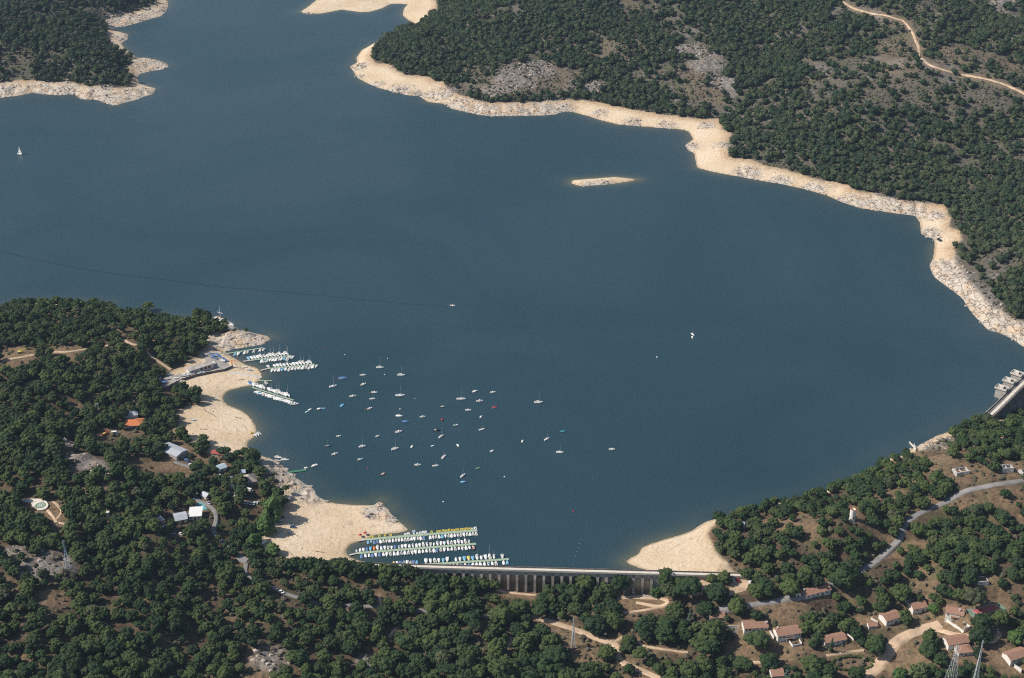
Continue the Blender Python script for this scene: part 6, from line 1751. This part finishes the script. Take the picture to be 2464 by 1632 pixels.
def portal(px, py):
    p = gpt(px, py); root = setp(empty('goal_frame', p), 'white upright rectangular frame standing in the left woodland', 'frame')
    MB().tube((-1.1, 0, 0), (-1.1, 0, 9), .18, n=5).build('post', M['white'], root); MB().tube((1.1, 0, 0), (1.1, 0, 9), .18, n=5).build('post', M['white'], root)
    MB().box(-1.3, 1.3, -.15, .15, 8.9, 9.3).box(-1.0, 1.0, -.1, .1, 6.3, 6.6).build('crossbar', M['white'], root)
portal(236, 997)
p = gpt(262, 1252); rt = setp(empty('stone_pillar', p), 'grey square pillar standing between pines on the left bank', 'pillar')
MB().box(-.9, .9, -.9, .9, -1, 6.5).build('shaft', M['concrete'], rt); MB().box(-1.1, 1.1, -1.1, 1.1, 6.503, 6.9).build('cap', M['palecon'], rt)

# ------------------------------------------------------------------ vehicles
def build_car(col, suv=False):
    r = empty('parked_car', (0, 0, 0)); h = 1.0 if suv else 0
    sec = [(-2.1, .78, .55, .85), (-1.9, .84, .3, .95), (-.9, .88, .25, .98), (.9, .88, .25, .92), (1.8, .82, .3, .80), (2.1, .68, .42, .66)]
    MB().loft([[(x, -w, z0), (x, -w * 1.0, z1 - .12), (x, -w * .86, z1), (x, w * .86, z1), (x, w, z1 - .12), (x, w, z0)] for x, w, z0, z1 in sec]).build('body', M[col], r)
    up = .28 if suv else 0
    cab = [(-1.75 if suv else -1.5, .78, .93), (-1.3 if suv else -.9, .66, 1.42 + up), (.25, .66, 1.42 + up), (1.1, .76, .92)]
    cb = MB().loft([[(x, -.80, .90), (x, -w, z), (x, w, z), (x, .80, .90)] for x, w, z in cab]).build('cabin', M['glass'], r)
    MB().box(-1.3 if suv else -.9, .25, -.67, .67, 1.40 + up, 1.46 + up).build('roof', M[col], cb)
    for x in (-1.3, 1.35):
        for y in (-.80, .80):
            w = MB().tube((x, y - .1, .32), (x, y + .1, .32), .32, n=10).build('wheel', M['black'], r)
    for y in (-.55, .55): MB().box(2.02, 2.12, y - .14, y + .14, .52, .64).build('headlight', M['white'], r)
    return r
def build_van(col):
    r = empty('parked_van', (0, 0, 0))
    MB().loft([[(x, -.95, .3), (x, -.95, z), (x, .95, z), (x, .95, .3)] for x, z in ((-2.5, 2.1), (1.3, 2.15), (1.9, 1.3), (2.5, 1.05))]).build('body', M[col], r)
    MB().add([(1.36, -.8, 2.1), (1.36, .8, 2.1), (1.88, .85, 1.38), (1.88, -.85, 1.38)], [(0, 3, 2, 1)]).build('windscreen', M['glass'], r)
    for x in (-1.6, 1.6):
        for y in (-.9, .9): MB().tube((x, y - .1, .34), (x, y + .1, .34), .34, n=10).build('wheel', M['black'], r)
    return r
def car(px, py, ang, col, lb, kind='car', sc=1.0):
    k = (kind, col)
    if k not in BP: r = BP[k] = build_van(col) if kind == 'van' else build_car(col, kind == 'suv')
    else: r = dup_tree(BP[k])
    p = gpp(px, py)
    r.location = (float(p[0]), float(p[1]), float(p[2]) + .12); r.rotation_euler = (0, 0, R(ang)); r.scale = (sc,) * 3
    setp(r, lb, 'van' if kind == 'van' else 'car', 'parked and driving cars')
for a_ in [(678,1426,-35,'carwhite','white car driving down the asphalt road in the left foreground'),(1764,1398,100,'carwhite','white car parked at the right end of the low dam beside a red one'),(1776,1399,100,'red','red car parked at the right end of the low dam'),(1806,1401,60,'carwhite','white vehicle half behind the big pine at the car park edge','van'),
  (672,1254,0,'carwhite','white car beside the large bright poplar on the lower beach'),(677,1246,10,'black','dark car parked behind the white one on the lower beach'),(700,1263,0,'carsilver','silver car on the grey patch of the lower beach, uppermost of three'),(705,1270,0,'carblue','blue car on the lower beach just below the silver one'),(700,1285,0,'carsilver','silver car on the lower beach, lowest of three'),(660,1279,-30,'black','black car at the edge of the lower beach beside the poplars'),(669,1263,10,'carblue','dark blue car under the poplar edge'),(622,1264,20,'carsilver','silver car half hidden left of the poplars'),
  (589,1211,75,'cream','cream car, leftmost of the row behind the large poplar'),(597,1212,75,'carwhite','white car, second in the row behind the large poplar'),(605,1214,75,'carsilver','silver car, third in the row behind the large poplar'),(612,1213,75,'carwhite','white car, fourth in the row behind the large poplar'),(620,1212,75,'carwhite','white car, rightmost of the row behind the large poplar'),
  (387,1270,10,'carwhite','white car in front of the flat grey shelter, left one'),(398,1268,20,'carblue','blue car in front of the flat grey shelter'),(412,1266,10,'carwhite','white car right of the blue one by the shelter'),(416,1288,40,'carblue','blue car among pines below the grey hall'),(436,1287,-20,'carwhite','white car on the pale ground below the grey hall'),(446,1287,-20,'carblue','dark blue car right of the white one below the grey hall'),
  (634,1308,60,'carwhite','white van beside the light green tree at the foot of the beach','van'),(576,1314,60,'carwhite','white car in the shade of the pines below the poplars'),(583,1320,60,'carblue','dark car in the shade below the poplars'),(460,1120,-30,'carwhite','white car at the end of the long shed'),(451,1112,-30,'carblue','blue van beside the long shed','van'),(2399,1519,95,'carwhite','white car under the pine at the lane behind the tennis court'),
  (2190,76,-60,'black','tiny dark car on the far hillside track'),(2259,578,-30,'black','dark car on the small sandy cove across the lake, left one','suv'),(2263,581,-30,'navy','dark car on the small sandy cove across the lake, right one','suv'),(277,1044,10,'carwhite','white vehicle in front of the orange roofed pavilion','van'),(538,1122,-20,'carwhite','white car above the blue-grey shed'),(470,1200,70,'carblue','blue car left of the road above the teal court'),(559,1196,10,'carwhite','white car in the trees below the light blue hut'),(571,1186,30,'carsilver','silver car below the pyramid roof'),(601,1182,-20,'carwhite','white van right below the pyramid roof','van'),(530,1146,0,'carwhite','white car just below the small blue-grey shed'),(497,1140,-30,'carsilver','silver car on the slope right of the coastal road'),(503,1212,-50,'carsilver','silver car at the inside of the road bend below the white hut')]:
    car(*a_[:5], *(a_[5:]))

def excavator(px, py):
    p = gpt(px, py); r = setp(empty('excavator', p, R(20)), 'yellow excavator on the bare brown ground at the left edge', 'excavator')
    for y in (-1.1, 1.1): MB().loft([[(x, y - .25, z0), (x, y - .25, z1), (x, y + .25, z1), (x, y + .25, z0)] for x, z0, z1 in ((-2, .25, .7), (-1.6, 0, .95), (1.6, 0, .95), (2, .25, .7))]).build('track', M['black'], r)
    MB().loft([[(x, -1.2, 1.0), (x, -1.2, z), (x, 1.2, z), (x, 1.2, 1.0)] for x, z in ((-2.2, 1.9), (-.4, 2.1), (1.4, 1.8))]).build('body', M['yellow'], r)
    c = MB().box(-.2, 1.3, .25, 1.15, 1.85, 3.2).build('cab', M['yellow'], r); MB().box(.2, 1.32, .3, 1.17, 2.3, 3.0).build('window', M['glass'], c)
    b = MB().tube((1.2, -.3, 1.8), (3.8, -.3, 4.2), .3, .22).tube((3.8, -.3, 4.2), (5.4, -.3, 2.0), .22, .16).build('boom', M['yellow'], r)
    MB().loft([[(x, -.9, z0), (x, -.9, z1), (x, .3, z1), (x, .3, z0)] for x, z0, z1 in ((4.9, 1.1, 2.0), (5.8, .9, 1.7))]).build('bucket', M['steel'], b)
excavator(50, 850)
def dumper(px, py):
    p = gpt(px, py); r = setp(empty('small_truck', p, R(60)), 'small dark red truck with a yellow load near the orange roofed pavilion', 'truck')
    MB().loft([[(x, -1, .7), (x, -1, z), (x, 1, z), (x, 1, .7)] for x, z in ((1.2, 2.3), (2.2, 2.2), (2.7, 1.4))]).build('cab', M['red'], r)
    b = MB().box(-2.6, 1.1, -1.1, 1.1, .8, 1.5).build('bed', M['red'], r); V, F = ICO1; o = link('load', np_mesh('load', V * np.array([1.5, 1.0, .7]), F, [M['yellow']]), b); o.location = (-.8, 0, 1.6)
    for x in (-1.6, 1.7):
        for y in (-.95, .95): MB().tube((x, y - .12, .4), (x, y + .12, .4), .4, n=10).build('wheel', M['black'], r)
dumper(254, 1046)
def crane(px, py):
    p = gpp(px, py); r = setp(empty('boat_crane', p, R(-20)), 'orange boat crane at the corner of the quay wall', 'crane')
    MB().box(-.6, .6, -.6, .6, -.5, .8).build('base', M['concrete'], r)
    MB().tube((0, 0, .8), (0, 0, 6.5), .4, .3, 8).build('mast', M['orange'], r)
    MB().tube((-1.2, 0, 6.4), (4.2, 0, 6.8), .3, .18).build('jib', M['orange'], r); MB().tube((4.0, 0, 6.7), (4.0, 0, 3.5), .05, n=3).box(3.8, 4.2, -.2, .2, 3.1, 3.5).build('hoist', M['black'], r)
crane(559, 884)

# ------------------------------------------------------------------ boats laid up ashore
def ashore(px, py, ang, code, L, lb, lift=.55):
    p = gpp(px, py); kd, hc, cc = CODE[code] if isinstance(code, str) else code
    boat(kd, hc, cc, p[0], p[1], float(p[2]) + lift, R(ang), L, lb, 'boats laid up ashore')
BL = ('dinghy', 'navy', 'bluetarp')
for i, (zx, zy) in enumerate([(605,722),(628,737),(650,750),(632,765),(672,724),(692,740),(708,757),(668,778),(738,770),(765,790),(785,802)]):
    ashore(380 + zx / 4.736, 700 + zy / 4.736, -20 - 8 * (i % 3), BL, 4.2, f'dinghy under a blue cover on the boat yard, {ORD[i]} counted from the pines', .4)
ashore(536,870,-40,'c',6.5,'white cabin boat standing on the boat yard among blue covered dinghies')
ashore(515,876,-50,'w',5.5,'white covered boat at the corner of the boathouse')
ashore(444,905,-10,'c',8,'biggest white boat laid up at the left end of the boathouse')
ashore(452,903,-15,'m',6,'white boat laid up right against the biggest one')
ashore(484,899,15,'n',6,'blue and white boat on the yard in front of the boathouse')
ashore(402,914,5,'m',5.5,'white boat in the storage yard, middle of the left group')
ashore(397,922,10,('covered','white','bluetarp'),5.5,'boat with a blue cover at the front of the left storage group')
ashore(384,913,70,'w',4.5,'white boat at the left end of the storage yard')
ashore(407,904,0,'c',6,'white cabin boat at the back of the storage yard')
ashore(436,921,15,('motor','cream','cream'),6.5,'tan coloured boat on the slope below the storage yard')
ashore(424,912,0,'d',4,'small white boat between the storage yard and the boathouse')
ashore(590,884,0,'d',3.6,'white dinghy on the brown beach, upper one',.3); ashore(601,892,-5,'n',4.6,'white and dark boat on the brown beach, lower one',.4)
ashore(607,1043,20,'p',3.4,'yellow pedal boat on the upper beach edge',.3)
ashore(466,1012,-5,'e',3.4,'small boat lying alone in the middle of the upper beach',.2)
ashore(688,1206,38,('covered','white','tarp'),8.2,'long white covered boat on the slope beside the lower beach',.8)

# slipways
ribbon('slipway', [(549,896),(575,899),(604,904),(630,908)], 3.4, 'kerb', .25, 'pale concrete slipway running from the quay down to the water')

# ------------------------------------------------------------------ people and parasols
def person_mesh(pose, top, legs):
    me = bpy.data.meshes.new('person')
    s = .22 * pose
    vs = [(0,0,.95),(0,0,1.15),(0,.0,1.42),(0,0,1.52),(0,.01,1.62),(0,.01,1.72),(-.10,0,.90),(-.11,s,.50),(-.11,s*.6,.08),(-.11,s*.6-.12,.04),(.10,0,.90),(.11,-s,.50),(.11,-s*1.2,.08),(.11,-s*1.2-.12,.04),(-.19,0,1.40),(-.25,-s*.6,1.14),(-.24,-s*1.2,.90),(.19,0,1.40),(.25,s*.4,1.14),(.24,s*.2-.1,.92)]
    es = [(0,1),(1,2),(2,3),(3,4),(4,5),(0,6),(6,7),(7,8),(8,9),(0,10),(10,11),(11,12),(12,13),(2,14),(14,15),(15,16),(2,17),(17,18),(18,19)]
    rad = [.14,.125,.15,.055,.095,.08,.085,.06,.04,.03,.085,.06,.04,.03,.055,.042,.035,.055,.042,.035]
    me.from_pydata(vs, es, [])
    o = bpy.data.objects.new('tmp', me); COL.objects.link(o)
    md = o.modifiers.new('skin', 'SKIN'); 
    if not me.skin_vertices: 
        bpy.context.view_layer.objects.active = o
    for i, v in enumerate(me.skin_vertices[0].data if me.skin_vertices else []): v.radius = (rad[i], rad[i]); v.use_root = (i == 0)
    sb = o.modifiers.new('sub', 'SUBSURF'); sb.levels = 1; sb.render_levels = 1
    bpy.context.view_layer.update()
    ev = o.evaluated_get(bpy.context.evaluated_depsgraph_get())
    m2 = bpy.data.meshes.new_from_object(ev)
    bpy.data.objects.remove(o)
    m2.materials.clear()
    for m in (M['skin'], M[top], M[legs], M['bark']): m2.materials.append(m)
    for f in m2.polygons:
        z = f.center.z; f.use_smooth = True
        f.material_index = 3 if z > 1.68 else 0 if z > 1.46 or (abs(f.center.x) > .2 and z < 1.15) else 1 if z > .95 else 2 if z > .42 else 0
    return m2
PM = [person_mesh(1, 'white', 'navy'), person_mesh(.5, 'black', 'black'), person_mesh(-.9, 'red', 'navy')]
for i, (px, py, k, lb) in enumerate([(827.5,1271,1,'person in dark clothes walking alone across the lower beach'),(847,1286,2,'person in a red top near the two red parasols'),(795,1294,0,'person in a white top standing near the back of the lower beach'),(900,1268,1,'person in black standing near the rocks of the lower beach'),(842,1293,0,'person in white just left below the red parasols'),(613,1033,1,'person in dark clothes at the water edge of the upper beach'),(492,986,1,'person in dark clothes walking on the inner upper beach'),(564,1072,2,'person in a red top at the lower end of the upper beach'),(1394,1509,0,'person in a white top standing beside the dirt road near the pylon'),(1665,1297,1,'person in dark clothes on the right beach near the water'),(1661,1299,2,'person in a red top on the right beach near the water'),(2362,1519,1,'person in dark clothes standing on the lane behind the garden wall'),(1343,1500,1,'person in dark clothes walking on the dirt road near the first sign')]):
    p = gpt(px, py); o = setp(link('person', PM[k]), lb, 'person', None); o.location = (float(p[0]), float(p[1]), float(p[2]) + .1); o.rotation_euler = (0, 0, i * 1.3)
def parasol(px, py, lb):
    p = gpt(px, py); r = setp(empty('parasol', p, 0), lb, 'parasol', 'red parasols on the lower beach')
    MB().tube((0, 0, -.2), (0, 0, 2.3), .04).build('pole', M['white'], r)
    n = 10; MB().add([(1.35 * math.cos(2*math.pi*k/n), 1.35 * math.sin(2*math.pi*k/n), 1.75) for k in range(n)] + [(.7 * math.cos(2*math.pi*k/n), .7 * math.sin(2*math.pi*k/n), 2.15) for k in range(n)] + [(0, 0, 2.3)], [(k, (k+1) % n, n + (k+1) % n, n + k) for k in range(n)] + [(n + k, n + (k+1) % n, 2 * n) for k in range(n)]).build('canopy', M['red'], r)
parasol(867, 1292, 'red parasol near the gangway, left lower one of two'); parasol(878.6, 1287, 'red parasol near the gangway, right upper one of two')

# bare drowned trees and driftwood on the banks
def snag(px, py, h, lb):
    p = gpt(px, py); r = setp(empty('dead_tree', p, RSEED.uniform(0, 6)), lb, 'tree', 'bare dead trees on the far bank'); rr = random.Random(int(px))
    MB().tube((0, 0, -.5), (.2, 0, h * .5), .22, .15).tube((.2, 0, h * .5), (.5, .2, h), .15, .05).build('trunk', M['bark'], r)
    b = MB()
    for k in range(6):
        a = rr.uniform(0, 6.28); z = h * rr.uniform(.4, .9); b.tube((.25, .05, z), (.25 + math.cos(a) * h * .35, math.sin(a) * h * .35, z + h * .25), .08, .03, 4)
    b.build('branch', M['bark'], r)
snag(1069, 241, 6, 'bare dead tree on the far sandy bank, left of two'); snag(1084, 249, 5, 'bare dead tree on the far sandy bank, right of two'); snag(182, 206, 7, 'bare dead tree on the rocks of the far left point')
def log(a, b, lb):
    g = ground([a[0], b[0]], [a[1], b[1]]); o = g[0]; v = g[1] - o; v[2] += .15
    setp(MB().tube((0, 0, .2), tuple(v), .28, .12, 6).tube(tuple(v * .5), tuple(v * .8 + np.array([.3, 1.2, .2])), .1, .05, 4).build('driftwood_log', M['bark']), lb, 'log', 'driftwood on the beaches').location = tuple(map(float, o))
for a, b, lb in [((485,973),(513,973),'dark driftwood line at the back of the upper beach'),((566,1004),(584,1009),'driftwood log among the stones of the upper beach'),((482,1033),(500,1034),'driftwood log low on the upper beach'),((571,915),(590,914),'dark driftwood on the brown beach below the slipway'),((490,987),(522,1004),'long driftwood log slanting down the upper beach'),((760,1327),(782,1331),'driftwood log near the foot of the lower beach')]: log(a, b, lb)

# ------------------------------------------------------------------ air
def haze():
    mb = MB(); mb.box(-1700, 1700, -60, 3300, -60, CAM_H + 12)
    m = bpy.data.materials.new('haze'); m.use_nodes = True; nt = m.node_tree; nt.nodes.clear()
    v = nt.nodes.new('ShaderNodeVolumePrincipled'); o = nt.nodes.new('ShaderNodeOutputMaterial')
    v.inputs['Color'].default_value = (.52, .74, 1, 1); v.inputs['Density'].default_value = .000032; v.inputs['Anisotropy'].default_value = .0
    nt.links.new(v.outputs[0], o.inputs['Volume'])
    setp(mb.build('haze', m), 'thin bluish air haze over the reservoir', None, None, 'stuff')
haze()
